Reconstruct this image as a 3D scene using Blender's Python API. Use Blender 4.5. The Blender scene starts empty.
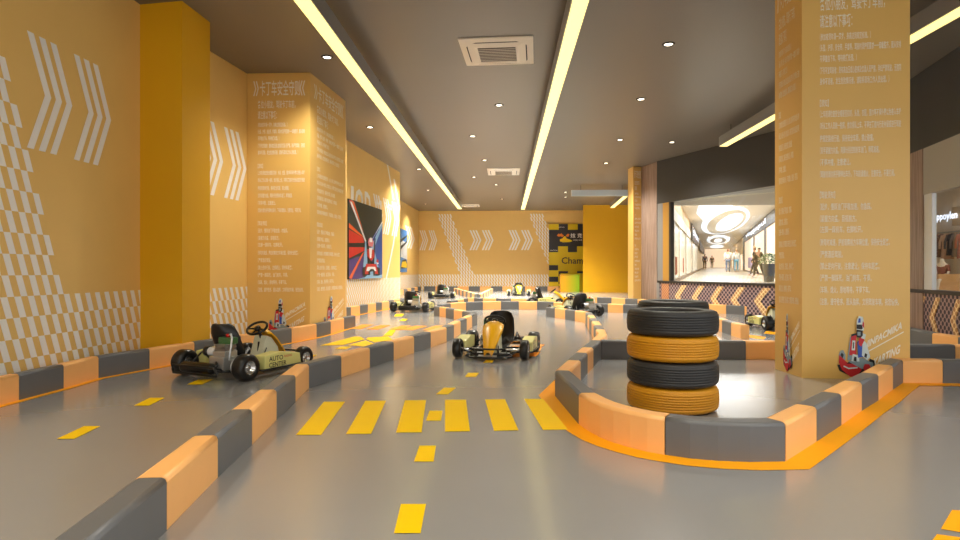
import bpy, bmesh, math, random
from mathutils import Vector, Matrix
random.seed(7)
sc = bpy.context.scene
COL = sc.collection
PI = math.pi

# ---------------------------------------------------------------- camera
FPX, EYE, VPX, HOR = 600.0, 1.1, 506.0, 270.0
YAW = math.atan((VPX - 480) / FPX)
cam_d = bpy.data.cameras.new('camera'); cam_d.lens = FPX / 960 * 36; cam_d.sensor_width = 36
cam_d.clip_start = 0.05; cam_d.clip_end = 300
cam = bpy.data.objects.new('camera', cam_d); COL.objects.link(cam)
cam.location = (0, 0, EYE); cam.rotation_euler = (PI / 2, 0, YAW)
sc.camera = cam

# ---------------------------------------------------------------- world, exposure
w = bpy.data.worlds.new('world'); sc.world = w; w.use_nodes = True
w.node_tree.nodes['Background'].inputs[0].default_value = (0.98, 0.96, 0.92, 1)
w.node_tree.nodes['Background'].inputs[1].default_value = 1.5  # added warm fill, reaching in through the hall's open end
sc.view_settings.view_transform = 'Standard'; sc.view_settings.look = 'None'
sc.view_settings.gamma = 1; sc.view_settings.use_curve_mapping = False
sc.view_settings.exposure = 0.4
SPOT_W, SPOT_C = 210.0, (1.0, 0.94, 0.80)
STRIP_E = 1.05
H = 4.3                                     # ceiling height

# ---------------------------------------------------------------- helpers
def lin(c):
    return tuple(((v / 255) / 12.92 if v / 255 <= 0.04045 else ((v / 255 + 0.055) / 1.055) ** 2.4) for v in c)

def mat(name, rgb, rough=0.5, metal=0.0, emit=None, es=1.0, noise=0.0, nscale=20, coat=0.0, spec=0.5):
    m = bpy.data.materials.new(name); m.use_nodes = True
    nt = m.node_tree; b = nt.nodes['Principled BSDF']
    c = lin(rgb)
    b.inputs['Base Color'].default_value = (*c, 1)
    b.inputs['Roughness'].default_value = rough
    b.inputs['Metallic'].default_value = metal
    b.inputs['Specular IOR Level'].default_value = spec
    b.inputs['Coat Weight'].default_value = coat
    if emit:
        b.inputs['Emission Color'].default_value = (*lin(emit), 1)
        b.inputs['Emission Strength'].default_value = es
    if noise:
        tc = nt.nodes.new('ShaderNodeTexCoord'); n = nt.nodes.new('ShaderNodeTexNoise')
        n.inputs['Scale'].default_value = nscale; n.inputs['Detail'].default_value = 4
        r = nt.nodes.new('ShaderNodeMapRange')
        r.inputs['To Min'].default_value = 1 - noise; r.inputs['To Max'].default_value = 1 + noise
        mx = nt.nodes.new('ShaderNodeVectorMath'); mx.operation = 'SCALE'
        mx.inputs[0].default_value = c
        nt.links.new(tc.outputs['Object'], n.inputs['Vector'])
        nt.links.new(n.outputs['Fac'], r.inputs['Value'])
        nt.links.new(r.outputs[0], mx.inputs['Scale'])
        nt.links.new(mx.outputs[0], b.inputs['Base Color'])
    return m

def ray(px, py):
    x = (px - 480) / FPX; z = (270 - py) / FPX
    c, s = math.cos(YAW), math.sin(YAW)
    return Vector((x * c - s, x * s + c, z))

def G(px, py, z=0.0):
    """point of the horizontal plane at height z (survey of the photo)"""
    d = ray(px, py); t = (z - EYE) / d.z
    return Vector((d.x * t, d.y * t, z))

def at_depth(px, py, Y):
    d = ray(px, py); t = Y / d.y
    return Vector((d.x * t, Y, EYE + d.z * t))

def tag(o, label=None, cat=None, group=None, kind=None):
    if label: o['label'] = label
    if cat: o['category'] = cat
    if group: o['group'] = group
    if kind: o['kind'] = kind
    return o

def empty(name, loc=(0, 0, 0), rz=0, **k):
    o = bpy.data.objects.new(name, None); COL.objects.link(o)
    o.location = loc; o.rotation_euler = (0, 0, rz); o.empty_display_size = 0.1
    return tag(o, **k)

class MB:
    """collects shapes for one mesh"""
    def __init__(s): s.bm = bmesh.new(); s.mi = 0
    def _add(s, verts, faces, mi=None):
        vs = [s.bm.verts.new(v) for v in verts]
        for f in faces:
            try:
                fc = s.bm.faces.new([vs[i] for i in f]); fc.material_index = s.mi if mi is None else mi
            except ValueError: pass
        return vs
    def box(s, c, d, M=None, mi=None):
        hx, hy, hz = d[0] / 2, d[1] / 2, d[2] / 2
        v = [Vector((c[0] + a * hx, c[1] + b * hy, c[2] + e * hz)) for a in (-1, 1) for b in (-1, 1) for e in (-1, 1)]
        if M: v = [M @ p for p in v]
        s._add(v, [(0, 1, 3, 2), (4, 6, 7, 5), (0, 4, 5, 1), (2, 3, 7, 6), (0, 2, 6, 4), (1, 5, 7, 3)], mi)
    def prism(s, poly, z0, z1, mi=None):
        n = len(poly)
        v = [Vector((p[0], p[1], z0)) for p in poly] + [Vector((p[0], p[1], z1)) for p in poly]
        s._add(v, [tuple(range(n))[::-1], tuple(range(n, 2 * n))] + [(i, (i + 1) % n, n + (i + 1) % n, n + i) for i in range(n)], mi)
    def poly(s, pts, mi=None): s._add([Vector(p) for p in pts], [tuple(range(len(pts)))], mi)
    def slab(s, pts, vec, mi=None):
        """polygon given a thickness along vec"""
        n = len(pts); vec = Vector(vec)
        v = [Vector(p) for p in pts] + [Vector(p) + vec for p in pts]
        s._add(v, [tuple(range(n))[::-1], tuple(range(n, 2 * n))] + [(i, (i + 1) % n, n + (i + 1) % n, n + i) for i in range(n)], mi)
    def tube(s, pts, r, seg=8, mi=None, closed=False, cap=True):
        pts = [Vector(p) for p in pts]; n = len(pts)
        rs = r if isinstance(r, (list, tuple)) else [r] * n
        rings = []; up = None
        for i, p in enumerate(pts):
            if closed: d = pts[(i + 1) % n] - pts[i - 1]
            else: d = pts[min(i + 1, n - 1)] - pts[max(i - 1, 0)]
            d.normalize()
            if up is None:
                up = Vector((0, 0, 1)) if abs(d.z) < 0.9 else Vector((1, 0, 0))
            a = d.cross(up); 
            if a.length < 1e-4: up = Vector((0, 1, 0)); a = d.cross(up)
            a.normalize(); b = a.cross(d).normalized(); up = b
            rings.append([s.bm.verts.new(p + (a * math.cos(t) + b * math.sin(t)) * rs[i]) for t in [2 * PI * k / seg for k in range(seg)]])
        mi = s.mi if mi is None else mi
        for i in range(n if closed else n - 1):
            A, B = rings[i], rings[(i + 1) % n]
            for k in range(seg):
                f = s.bm.faces.new((A[k], A[(k + 1) % seg], B[(k + 1) % seg], B[k])); f.material_index = mi; f.smooth = True
        if cap and not closed:
            for R in (rings[0][::-1], rings[-1]):
                f = s.bm.faces.new(R); f.material_index = mi
    def lathe(s, prof, M=None, seg=32, mi=None, close=False):
        """prof: list of (r, h) turned about local Z"""
        M = M or Matrix.Identity(4); mi = s.mi if mi is None else mi
        rings = []
        for r, h in prof:
            rings.append([s.bm.verts.new(M @ Vector((r * math.cos(2 * PI * k / seg), r * math.sin(2 * PI * k / seg), h))) for k in range(seg)])
        m = len(prof)
        for i in range(m if close else m - 1):
            A, B = rings[i], rings[(i + 1) % m]
            for k in range(seg):
                f = s.bm.faces.new((A[k], A[(k + 1) % seg], B[(k + 1) % seg], B[k])); f.material_index = mi; f.smooth = True
        if not close:
            for R in (rings[0][::-1], rings[-1]):
                f = s.bm.faces.new(R); f.material_index = mi
    def build(s, name, m, parent=None, bevel=0, **k):
        bmesh.ops.recalc_face_normals(s.bm, faces=s.bm.faces)
        if bevel:
            ed = [e for e in s.bm.edges if len(e.link_faces) == 2 and e.calc_face_angle(0) > 0.6]
            bmesh.ops.bevel(s.bm, geom=ed, offset=bevel, segments=2, affect='EDGES', profile=0.7)
        me = bpy.data.meshes.new(name); s.bm.to_mesh(me); s.bm.free()
        for x in (m if isinstance(m, (list, tuple)) else [m]): me.materials.append(x)
        o = bpy.data.objects.new(name, me); COL.objects.link(o); o.parent = parent
        return tag(o, **k)

def copy_tree(o, parent=None):
    c = o.copy(); COL.objects.link(c); c.parent = parent
    for ch in list(o.children): copy_tree(ch, c)
    return c

def text_mesh(body, size=1.0, bold=.012):
    """flat mesh data of a text, origin bottom left, x right, y up"""
    cu = bpy.data.curves.new('t', 'FONT'); cu.body = body; cu.size = size; cu.resolution_u = 2; cu.offset = bold
    o = bpy.data.objects.new('t', cu); COL.objects.link(o)
    dg = bpy.context.evaluated_depsgraph_get()
    me = bpy.data.meshes.new_from_object(o.evaluated_get(dg))
    bpy.data.objects.remove(o); bpy.data.curves.remove(cu)
    return me

def put_text(bm, body, x0, y0, width, height, fn, mi=0, bold=.012):
    """text fitted in a box, each vertex sent through fn(x, y) -> 3D"""
    me = text_mesh(body, bold=bold)
    if not me.vertices: return
    xs = [v.co.x for v in me.vertices]; ys = [v.co.y for v in me.vertices]
    ax, ay = min(xs), min(ys); kx = width / max(1e-6, max(xs) - ax); ky = height / max(1e-6, max(ys) - ay)
    vs = [bm.verts.new(fn(x0 + (v.co.x - ax) * kx, y0 + (v.co.y - ay) * ky)) for v in me.vertices]
    for p in me.polygons:
        try: f = bm.faces.new([vs[i] for i in p.vertices]); f.material_index = mi
        except ValueError: pass
    bpy.data.meshes.remove(me)

# ---------------------------------------------------------------- materials
M = {}
M['floor'] = mat('grey_epoxy', (146, 146, 148), 0.25, noise=0.04, nscale=1.5, spec=1.0)
_b = M['floor'].node_tree.nodes['Principled BSDF']; _b.inputs['Coat Weight'].default_value = .6; _b.inputs['Coat Roughness'].default_value = .16
M['ceiling'] = mat('ceiling_paint', (120, 111, 100), 0.34, noise=0.02, nscale=2)
M['wall'] = mat('yellow_wall_paint', (238, 198, 118), 0.36, noise=0.03, nscale=3)
M['column'] = mat('ochre_column_film', (236, 193, 110), 0.34, noise=0.03, nscale=3)
M['deep'] = mat('deep_orange_paint', (228, 170, 8), 0.5, noise=0.03, nscale=2)
M['white'] = mat('white_print', (248, 245, 242), 0.5)
M['print'] = mat('pale_lettering', (255, 246, 226), 0.5)
M['tape'] = mat('orange_floor_tape', (255, 172, 10), 0.5, noise=0.03, nscale=6, spec=.2)
M['paint'] = mat('yellow_road_paint', (255, 208, 0), 0.5, noise=0.03, nscale=6, spec=.15)
M['arrow'] = mat('amber_road_paint', (244, 150, 20), 0.45, noise=0.03, nscale=6)
M['grey'] = mat('grey_vinyl', (104, 105, 108), 0.42, noise=0.05, nscale=9)
M['peach'] = mat('peach_vinyl', (252, 188, 116), 0.42, noise=0.04, nscale=9)
M['rubber'] = mat('black_rubber', (44, 45, 48), 0.5, noise=0.1, nscale=30)
M['orubber'] = mat('orange_rubber', (206, 142, 12), 0.5, noise=0.06, nscale=30)
M['ktyre'] = mat('kart_tyre_rubber', (16, 16, 17), 0.35)
M['black'] = mat('black_enamel', (14, 14, 15), 0.3)
M['seat'] = mat('black_seat_shell', (24, 22, 22), 0.42)
M['chrome'] = mat('polished_metal', (215, 215, 215), 0.22, metal=1.0)
M['alloy'] = mat('cast_alloy', (190, 190, 188), 0.35, metal=0.8)
M['pod'] = mat('pale_yellow_plastic', (224, 220, 140), 0.3, coat=0.3)
M['cream'] = mat('cream_plastic', (226, 226, 200), 0.3, coat=0.3)
M['fair'] = mat('amber_fairing_plastic', (242, 180, 14), 0.3, coat=0.3)
M['yfair'] = mat('lemon_fairing_plastic', (250, 214, 14), 0.3, coat=0.3)
M['red'] = mat('red_plastic', (200, 30, 28), 0.35)
M['green'] = mat('green_tank_plastic', (60, 104, 58), 0.35)
M['fixture'] = mat('grey_aluminium_housing', (150, 150, 152), 0.3, metal=0.7)
M['bluegrey'] = mat('blue_grey_sheen_housing', (196, 210, 222), .3)  # light caught by the metal housing, put into a pale even colour
M['endcap'] = mat('white_end_cap', (225, 228, 232), 0.4)
M['glow'] = mat('warm_diffuser', (255, 240, 170), 0.5, emit=(255, 236, 152), es=STRIP_E)
M['lamp'] = mat('downlight_lens', (255, 245, 220), 0.5, emit=(255, 240, 215), es=6)
M['dark'] = mat('charcoal_panel', (62, 62, 64), 0.38, noise=0.03, nscale=2)
M['acwhite'] = mat('warm_white_plastic', (236, 226, 212), 0.4)
M['slot'] = mat('vent_black', (30, 26, 24), 0.6)
M['grille'] = mat('brown_grille', (92, 80, 70), 0.5)
M['jamb'] = mat('grey_window_jamb', (140, 138, 138), 0.5)
M['frame'] = mat('dark_window_frame', (46, 42, 42), 0.4)

def wood_mat():
    m = mat('grey_brown_wood', (150, 128, 116), 0.5); nt = m.node_tree; b = nt.nodes['Principled BSDF']
    tc = nt.nodes.new('ShaderNodeTexCoord'); mp = nt.nodes.new('ShaderNodeMapping'); mp.inputs['Scale'].default_value = (9, 9, .35)
    n = nt.nodes.new('ShaderNodeTexNoise'); n.inputs['Scale'].default_value = 4; n.inputs['Detail'].default_value = 6
    cr = nt.nodes.new('ShaderNodeValToRGB'); cr.color_ramp.elements[0].color = (*lin((132, 110, 100)), 1); cr.color_ramp.elements[1].color = (*lin((172, 150, 138)), 1)
    cr.color_ramp.elements[0].position = .35; cr.color_ramp.elements[1].position = .65
    nt.links.new(tc.outputs['Object'], mp.inputs[0]); nt.links.new(mp.outputs[0], n.inputs['Vector'])
    nt.links.new(n.outputs['Fac'], cr.inputs[0]); nt.links.new(cr.outputs[0], b.inputs['Base Color'])
    return m
M['wood'] = wood_mat()

def perf_mat(name, hole, field, scale):
    """perforated sheet: dark holes in a paler net"""
    m = mat(name, field, 0.5); nt = m.node_tree; b = nt.nodes['Principled BSDF']
    uv = nt.nodes.new('ShaderNodeUVMap')
    mp = nt.nodes.new('ShaderNodeMapping'); mp.inputs['Scale'].default_value = (scale, scale, 1)
    mp.inputs['Rotation'].default_value = (0, 0, PI / 4)
    v = nt.nodes.new('ShaderNodeTexVoronoi'); v.inputs['Randomness'].default_value = 0; v.inputs['Scale'].default_value = 1
    cr = nt.nodes.new('ShaderNodeValToRGB'); e = cr.color_ramp.elements
    e[0].position = .36; e[0].color = (*lin(hole), 1); e[1].position = .46; e[1].color = (*lin(field), 1)
    nt.links.new(uv.outputs[0], mp.inputs[0]); nt.links.new(mp.outputs[0], v.inputs['Vector'])
    nt.links.new(v.outputs['Distance'], cr.inputs[0]); nt.links.new(cr.outputs[0], b.inputs['Base Color'])
    return m
M['perf'] = perf_mat('violet_perforated_sheet', (58, 44, 62), (176, 150, 150), 12)
M['perf_gold'] = perf_mat('gold_perforated_sheet', (200, 150, 96), (255, 226, 176), 12)
M['perf_peach'] = perf_mat('peach_perforated_sheet', (150, 90, 60), (236, 170, 120), 17)

def glass_mat():
    m = bpy.data.materials.new('window_glass'); m.use_nodes = True; nt = m.node_tree
    nt.nodes.clear(); o = nt.nodes.new('ShaderNodeOutputMaterial'); t = nt.nodes.new('ShaderNodeBsdfTransparent')
    g = nt.nodes.new('ShaderNodeBsdfGlossy'); g.inputs['Roughness'].default_value = 0.03
    mx = nt.nodes.new('ShaderNodeMixShader'); t.inputs[0].default_value = (.96, .97, .97, 1)
    mx.inputs[0].default_value = 0.07; nt.links.new(t.outputs[0], mx.inputs[1]); nt.links.new(g.outputs[0], mx.inputs[2])
    nt.links.new(mx.outputs[0], o.inputs[0]); return m
M['glass'] = glass_mat()

# ---------------------------------------------------------------- setting
mb = MB(); mb.box((2, 19, -0.05), (22, 52, 0.1)); floor = mb.build('floor', M['floor'], kind='structure')

mb = MB(); mb.prism([(-7, -6), (7.6, -6), (7.6, 9.4), (7.4, 13), (5.0, 19.5), (9, 26), (9, 33.5), (-7, 33.5)], H, H + .1)
ceiling = mb.build('ceiling', M['ceiling'], kind='structure')

WALLS = {}
def wall(name, a, b, m, z0=0, z1=H, thick=.12):
    """vertical wall from a to b, the room on its right-hand side"""
    a = Vector((a[0], a[1], 0)); b = Vector((b[0], b[1], 0)); u = (b - a).normalized()
    n = Vector((u.y, -u.x, 0))
    mb = MB(); mb.prism([a, b, b - n * thick, a - n * thick], z0, z1)
    o = mb.build(name, m, kind='structure')
    WALLS[name] = (a, u, n, (b - a).length, o); return o
def s_at(name, px):
    """distance along a wall where the sight line of photo column px meets it"""
    a, u, n = WALLS[name][:3]; d = ray(px, 270)
    t = a.dot(n) / d.dot(n); return (d * t - a).dot(u)
def on(name, s, z, off=.004):
    a, u, n = WALLS[name][:3]; return a + u * s + n * off + Vector((0, 0, z))

cA = G(140, 4.5, H); c1b = G(182, .8, H); c1c = G(210, 22.3, H)
wB0 = G(210, 52.5, H); wB1 = G(247.5, 73.5, H); c2b = G(310, 72.5, H); c2c = G(345.5, 101, H)
wC0 = G(346.5, 140.5, H); wC1 = G(400, 172.5, H); wD0 = G(399.5, 201.5, H); wD1 = G(418.5, 211, H)
wall('wall_left', (cA.x - .05, -5), (cA.x, cA.y), M['wall'])
wall('wall_left.001', (wB0.x, wB0.y - .3), (wB1.x, wB1.y + .1), M['wall'])
wall('wall_left.002', (wC0.x - .05, wC0.y - .8), (wC1.x, wC1.y), M['wall'])
wall('wall_left.003', (wD0.x - .06, wC1.y - .1), (wD1.x, wD1.y), M['wall'])
wall('wall_left.004', (wC1.x - .01, wC1.y), (wD0.x - .2, wC1.y + .02), M['wall'])
bk = wD1.y; wall('wall_back', (wD1.x, bk), (8.8, bk), M['wall'])

mb = MB(); mb.prism([cA, c1b, c1c, (wB0.x, wB0.y), (wB0.x - .6, wB0.y), (cA.x - .4, cA.y)], 0, H)
col1 = mb.build('wall_pier', M['deep'], kind='structure')
mb = MB(); mb.prism([wB1, c2b, c2c, wC0, (wC0.x - .7, wC0.y), (wB1.x - .4, wB1.y + .3)], 0, H)
col2 = mb.build('wall_column', M['column'], kind='structure')
WALLS['c2f'] = None
def face(name, a, b, parent):
    a = Vector((a[0], a[1], 0)); b = Vector((b[0], b[1], 0)); u = (b - a).normalized()
    WALLS[name] = (a, u, Vector((u.y, -u.x, 0)), (b - a).length, parent)
face('c2_front', wB1, c2b, col2); face('c2_side', c2b, c2c, col2)
# right free-standing column
r0 = G(775, 368.8); r1 = G(802, 378); r2 = G(910, 380.6); r3 = r0 + (r2 - r1)
mb = MB(); mb.prism([r0, r1, r2, r3], 0, H); col3 = mb.build('wall_column', M['column'], kind='structure')
face('c3_side', r0, r1, col3); face('c3_front', r1, r2, col3)

# ---- wall graphics
def chevrons(wname, px0, px1, n=2, z0=2.17, z1=3.25, mirror=False, m='white', zc=None):
    """n groups of three bars, tips to the right"""
    s0, s1 = s_at(wname, px0), s_at(wname, px1); W = s1 - s0
    g = W / (n * 1.0 + .0)
    for k in range(n):
        mb = MB(); a = s0 + k * g
        step = g * .235; bw = g * .135; tip = g * .36
        for i in range(3):
            x = a + i * step; zm = (z0 + z1) / 2
            for zA, zB, xa, xb in ((z1, zm, x, x + tip), (zm, z0, x + tip, x)):
                q = [(xa, zA), (xa + bw, zA), (xb + bw, zB), (xb, zB)]
                mb.poly([on(wname, s, z) for s, z in q])
        mb.build('chevron_graphic', M[m], WALLS[wname][4], label='white triple chevron painted on the yellow wall')
def checker(wname, s_lo, s_hi, bands=(), p=.15, rh=.192, top=.86, rows=5, shear=.38, zmax=H):
    """slanted check: a low band all along and narrow bands climbing to the ceiling"""
    mb = MB()
    def cell(i, j, clip=True):
        zt = top - j * rh; zb = max(0.0, zt - rh)
        if zt > zmax: return
        if zt <= 0: return
        off = (j % 2) * p / 2
        st = i * p + off + shear * (top - zt); sb = i * p + off + shear * (top - zb)
        q = [(st, zt), (st + p / 2, zt), (sb + p / 2, zb), (sb, zb)]
        q = [(min(max(s, s_lo), s_hi), z) for s, z in q]
        if abs(q[1][0] - q[0][0]) + abs(q[2][0] - q[3][0]) < .004: return
        mb.poly([on(wname, s, z) for s, z in q])
    i0 = int((s_lo - 1) / p); i1 = int((s_hi + 1) / p) + 1
    for j in range(rows):
        for i in range(i0, i1): cell(i, j)
    for (sa, sb) in bands:
        for j in range(-int((zmax - top) / rh) , 0):
            for i in range(int(round(sa / p)), int(round(sb / p))): cell(i, j)
    mb.build('checker_band', M['white'], WALLS[wname][4], label='white slanted check pattern along the wall foot')

W = 'wall_left'; L = WALLS[W][3]
sA = s_at(W, 59)
checker(W, L - 9, L, bands=[(sA - .85, sA)], shear=.33)
chevrons(W, 26.5, 112, z0=2.23, z1=3.31)
W = 'wall_left.001'; checker(W, .2, WALLS[W][3], top=.83); chevrons(W, 197, 247, n=2, z0=2.2, z1=3.28)
W = 'wall_left.002'; checker(W, .3, WALLS[W][3]); chevrons(W, 373, 399.5, n=3)
mb = MB()
for pa, pb in (((386.5, 163), (393, 200)), ((393.3, 179), (398, 205)), ((393, 243), (385.5, 279)), ((399, 205), (392.8, 243))):
    q = []
    for (px, py), dx in ((pa, 0), (pa, 1.1), (pb, 1.1), (pb, 0)):
        s = s_at(W, px + dx); d = on(W, s, 0); k = Vector((d.x, d.y)).length / Vector(ray(px + dx, py)[:2]).length
        q.append(on(W, s, EYE + ray(px + dx, py).z * k, .005))
    mb.poly(q)
mb.build('stripe_graphic', M['white'], WALLS[W][4], label='thin white zigzag line on the yellow wall')
mb = MB()
for t, a, b, z0, z1 in (('J', 348.5, 353.5, 2.62, 3.22), ('O', 355, 363, 2.62, 3.22), ('D', 364.5, 370.5, 2.62, 3.22), ('KAR', 376, 382, 2.95, 3.13), ('TRACK', 384, 392, 2.95, 3.13)):
    sa, sb = s_at(W, a), s_at(W, b)
    put_text(mb.bm, t, sa, z0, sb - sa, z1 - z0, lambda x, y: on(W, x, y, .006), bold=.045)
mb.build('lettering', M['white'], WALLS[W][4], label='large white letters above the racing poster')
W = 'wall_left.003'; checker(W, 0, WALLS[W][3]); chevrons(W, 405, 415, n=1)
W = 'wall_back'
b1 = s_at(W, 470); b2 = s_at(W, 564)
checker(W, 0, s_at(W, 560), bands=[(b1 - .62, b1 + .17), (b2 - .62, b2 + .17)])
chevrons(W, 419.5, 437.5); chevrons(W, 469.5, 494); chevrons(W, 508.5, 533.5)

# ---- column lettering (kart safety rules)
ROWS = [  # (text, right end u, z centre, height, left u)
 ('各位小朋友，驾驶卡丁车前，', .77, 3.79, .135, .167), ('请注意以下事项：', .47, 3.62, .135, .167),
 ('（参加者须年满一周岁，身高达到规定标准。）', .64, 3.46, .075, .167), ('（头盔，护颈，安全带，手套等，驾驶时须按照要求一一穿戴整齐，服从安排', .917, 3.35, .075, .167),
 ('不得擅自下车，等待救援处理。）', .51, 3.24, .075, .167), ('（下列不宜驾驶者：患有高血压或心脏病及饮酒人员严禁，孕妇严禁驾驶，无陪同', .917, 3.12, .075, .167),
 ('身体不适者，发生危险情况者，请联系现场工作人员处理。）', .81, 3.01, .075, .167),
 ('【须知】', .25, 2.79, .075, .167), ('（上车前请检查安全帽是否扣好，头发，衣服，围巾等不得外露以免卷入车轮', .917, 2.68, .075, .167),
 ('（听从工作人员统一指挥，依次排队上车，不得在赛道内行走停留或逆行驾驶', .917, 2.56, .075, .167), ('按规定路线行驶，保持安全车距，禁止碰撞。', .667, 2.43, .075, .167),
 ('（双手紧握方向盘，两脚分别控制刹车油门，转弯减速。', .72, 2.31, .075, .167), ('（不得冲撞，注意避让。', .454, 2.19, .075, .167),
 ('（驾驶时请勿将手脚伸出车外，下车前请熄火，注意安全，不要打闹。', .86, 2.07, .075, .167), ('【驾驶须知】', .31, 1.86, .075, .167),
 ('（起步，慢踩油门平稳加速，勿急踩。', .648, 1.74, .075, .167), ('（紧握方向盘，目视前方。', .51, 1.62, .075, .167), ('（左脚一踩刹车，右脚松开。', .565, 1.51, .075, .167),
 ('（转弯时减速，提前观察前方车辆位置，保持安全距离。', .815, 1.38, .075, .167), ('（严禁酒后驾驶。', .38, 1.26, .075, .167), ('（禁止逆向行驶，注意避让，保持车距离。', .72, 1.14, .075, .167),
 ('（严禁一脚踩死，油门刹车，不得。', .648, 1.02, .075, .167), ('（车辆，熄火，原地等待，不得下车。', .63, .90, .075, .167), ('（注意，遵守秩序，服从指挥，文明驾驶车辆，祝您愉快。', .898, .78, .075, .167)]
unit = MB()
for t, u1, z, h, u0 in ROWS:
    put_text(unit.bm, t, u0, z - h / 2, u1 - u0, h, lambda x, y: Vector((x, 0, y)))
put_text(unit.bm, '卡丁车安全守则', .2, 3.93, .64, .25, lambda x, y: Vector((x, 0, y)))
for s in (-1, 1):
    for k in range(2):
        x = (.135 - k * .04) if s < 0 else (.865 + k * .04)
        for za, zb, d in ((4.17, 4.05, 0), (4.05, 3.93, 1)):
            a, b = (x, x - s * -.03 * 1) if False else (x, x + .03 * (-s) * -1)
            xa, xb = (x, x + .03 * (-s)) if d == 0 else (x + .03 * (-s), x)
            unit.poly([(xa, 0, za), (xa + .018, 0, za), (xb + .018, 0, zb), (xb, 0, zb)])
rules_me = unit.build('rules_lettering', M['print']); RM = rules_me.data; bpy.data.objects.remove(rules_me)

RC = {'r': mat('logo_red', (206, 40, 48), .5), 'k': mat('logo_black', (34, 30, 34), .5), 'b': mat('logo_blue', (52, 92, 190), .5),
      's': mat('logo_steel', (140, 160, 170), .5), 'w': mat('logo_white', (216, 228, 230), .5), 'f': mat('logo_skin', (205, 150, 120), .5)}
def racer_logo(fname, u0, u1, z0, z1):
    """helmeted driver in a red nosed racing kart, flat print"""
    a, u, n, Lw, par = WALLS[fname]; order = list(RC)
    mb = MB()
    P = [('k', [(0, .20), (.06, .10), (.45, -.01), (.9, .10), (.86, .2), (.3, .2)]),
         ('s', [(.04, .36), (.08, .43), (.16, .44), (.22, .36), (.2, .2), (.06, .22)]), ('k', [(.08, .36), (.12, .40), (.17, .36), (.14, .30)]),
         ('k', [(.80, .2), (.86, .31), (.98, .28), (1, .14), (.88, .06)]), ('s', [(.85, .2), (.88, .26), (.95, .24), (.95, .15), (.88, .12)]),
         ('r', [(.05, .36), (.26, .24), (.62, .25), (.64, .12), (.5, .0), (.34, .01), (.12, .12), (.04, .24)]),
         ('w', [(.16, .17), (.3, .13), (.54, .15), (.53, .17), (.3, .155), (.17, .19)]), ('k', [(.24, .22), (.3, .25), (.60, .25), (.58, .22)]),
         ('s', [(.28, .26), (.66, .32), (.92, .24), (.9, .16), (.64, .14)]), ('r', [(.68, .16), (.72, .22), (.84, .22), (.9, .14), (.74, .06)]),
         ('s', [(.26, .28), (.34, .66), (.42, .68), (.38, .28)]), ('r', [(.31, .36), (.36, .66), (.50, .69), (.50, .36)]), ('k', [(.36, .66), (.37, .70), (.50, .72), (.50, .69)]),
         ('w', [(.37, .44), (.39, .60), (.47, .60), (.46, .44)]), ('k', [(.405, .47), (.415, .57), (.44, .57), (.435, .47)]),
         ('w', [(.36, .26), (.40, .38), (.56, .36), (.58, .26)]), ('k', [(.42, .27), (.44, .34), (.50, .33), (.50, .26)]),
         ('b', [(.54, .32), (.52, .58), (.64, .64), (.74, .54), (.72, .34)]), ('w', [(.64, .36), (.66, .62), (.76, .56), (.86, .34), (.78, .28)]), ('k', [(.70, .34), (.72, .40), (.78, .38), (.76, .32)]),
         ('r', [(.55, .54), (.57, .68), (.68, .72), (.70, .60), (.62, .50)]), ('w', [(.62, .64), (.66, .72), (.74, .70), (.72, .62)]),
         ('k', [(.50, .66), (.49, .78), (.66, .78), (.66, .68), (.58, .64)]), ('s', [(.52, .68), (.52, .74), (.60, .74), (.60, .68)]),
         ('w', [(.49, .78), (.50, .93), (.56, 1.0), (.66, .98), (.70, .86), (.68, .76)]), ('k', [(.49, .79), (.50, .86), (.63, .86), (.66, .80), (.62, .78)]),
         ('b', [(.53, .89), (.55, .96), (.60, .96), (.60, .89)]), ('r', [(.64, .84), (.66, .92), (.69, .88), (.69, .80)])]
    for k, (c, pts) in enumerate(P):
        mb.poly([a + u * (Lw * (u0 + (u1 - u0) * x)) + n * (.004 + k * .0006) + Vector((0, 0, z0 + (z1 - z0) * y)) for x, y in pts], order.index(c))
    mb.build('racer_graphic', list(RC.values()), par, label='printed kart racer with red nose cone')
    mb = MB()
    for t, x0, w_, zz, h in (('JINPACMIKA', .59, .33, .29, .10), ('KARTING', .66, .24, .12, .095)):
        put_text(mb.bm, t, 0, 0, w_, h, lambda x, y: a + u * (Lw * (x0 + x + y * .15)) + n * .005 + Vector((0, 0, zz + y + x * .62)), bold=.035)
    mb.poly([a + u * (Lw * (.58 + x)) + n * .005 + Vector((0, 0, .255 + x * .62 + d)) for x, d in ((0, 0), (.36, 0), (.36, .012), (0, .012))])
    mb.build('lettering', M['print'], par, label='slanted white club name beside the racer')
for fn in ('c2_front', 'c2_side', 'c3_front', 'c3_side'):
    a, u, n, Lw, par = WALLS[fn]
    o = bpy.data.objects.new('rules_lettering', RM); COL.objects.link(o); o.parent = par
    o.matrix_world = Matrix.Translation(a + n * .004) @ Matrix(((u.x * Lw, -n.x, 0, 0), (u.y * Lw, -n.y, 0, 0), (0, 0, 1, 0), (0, 0, 0, 1)))
    o['label'] = 'pale printed safety rules on the column'
    racer_logo(fn, .33, .68, .02, .64)

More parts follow.
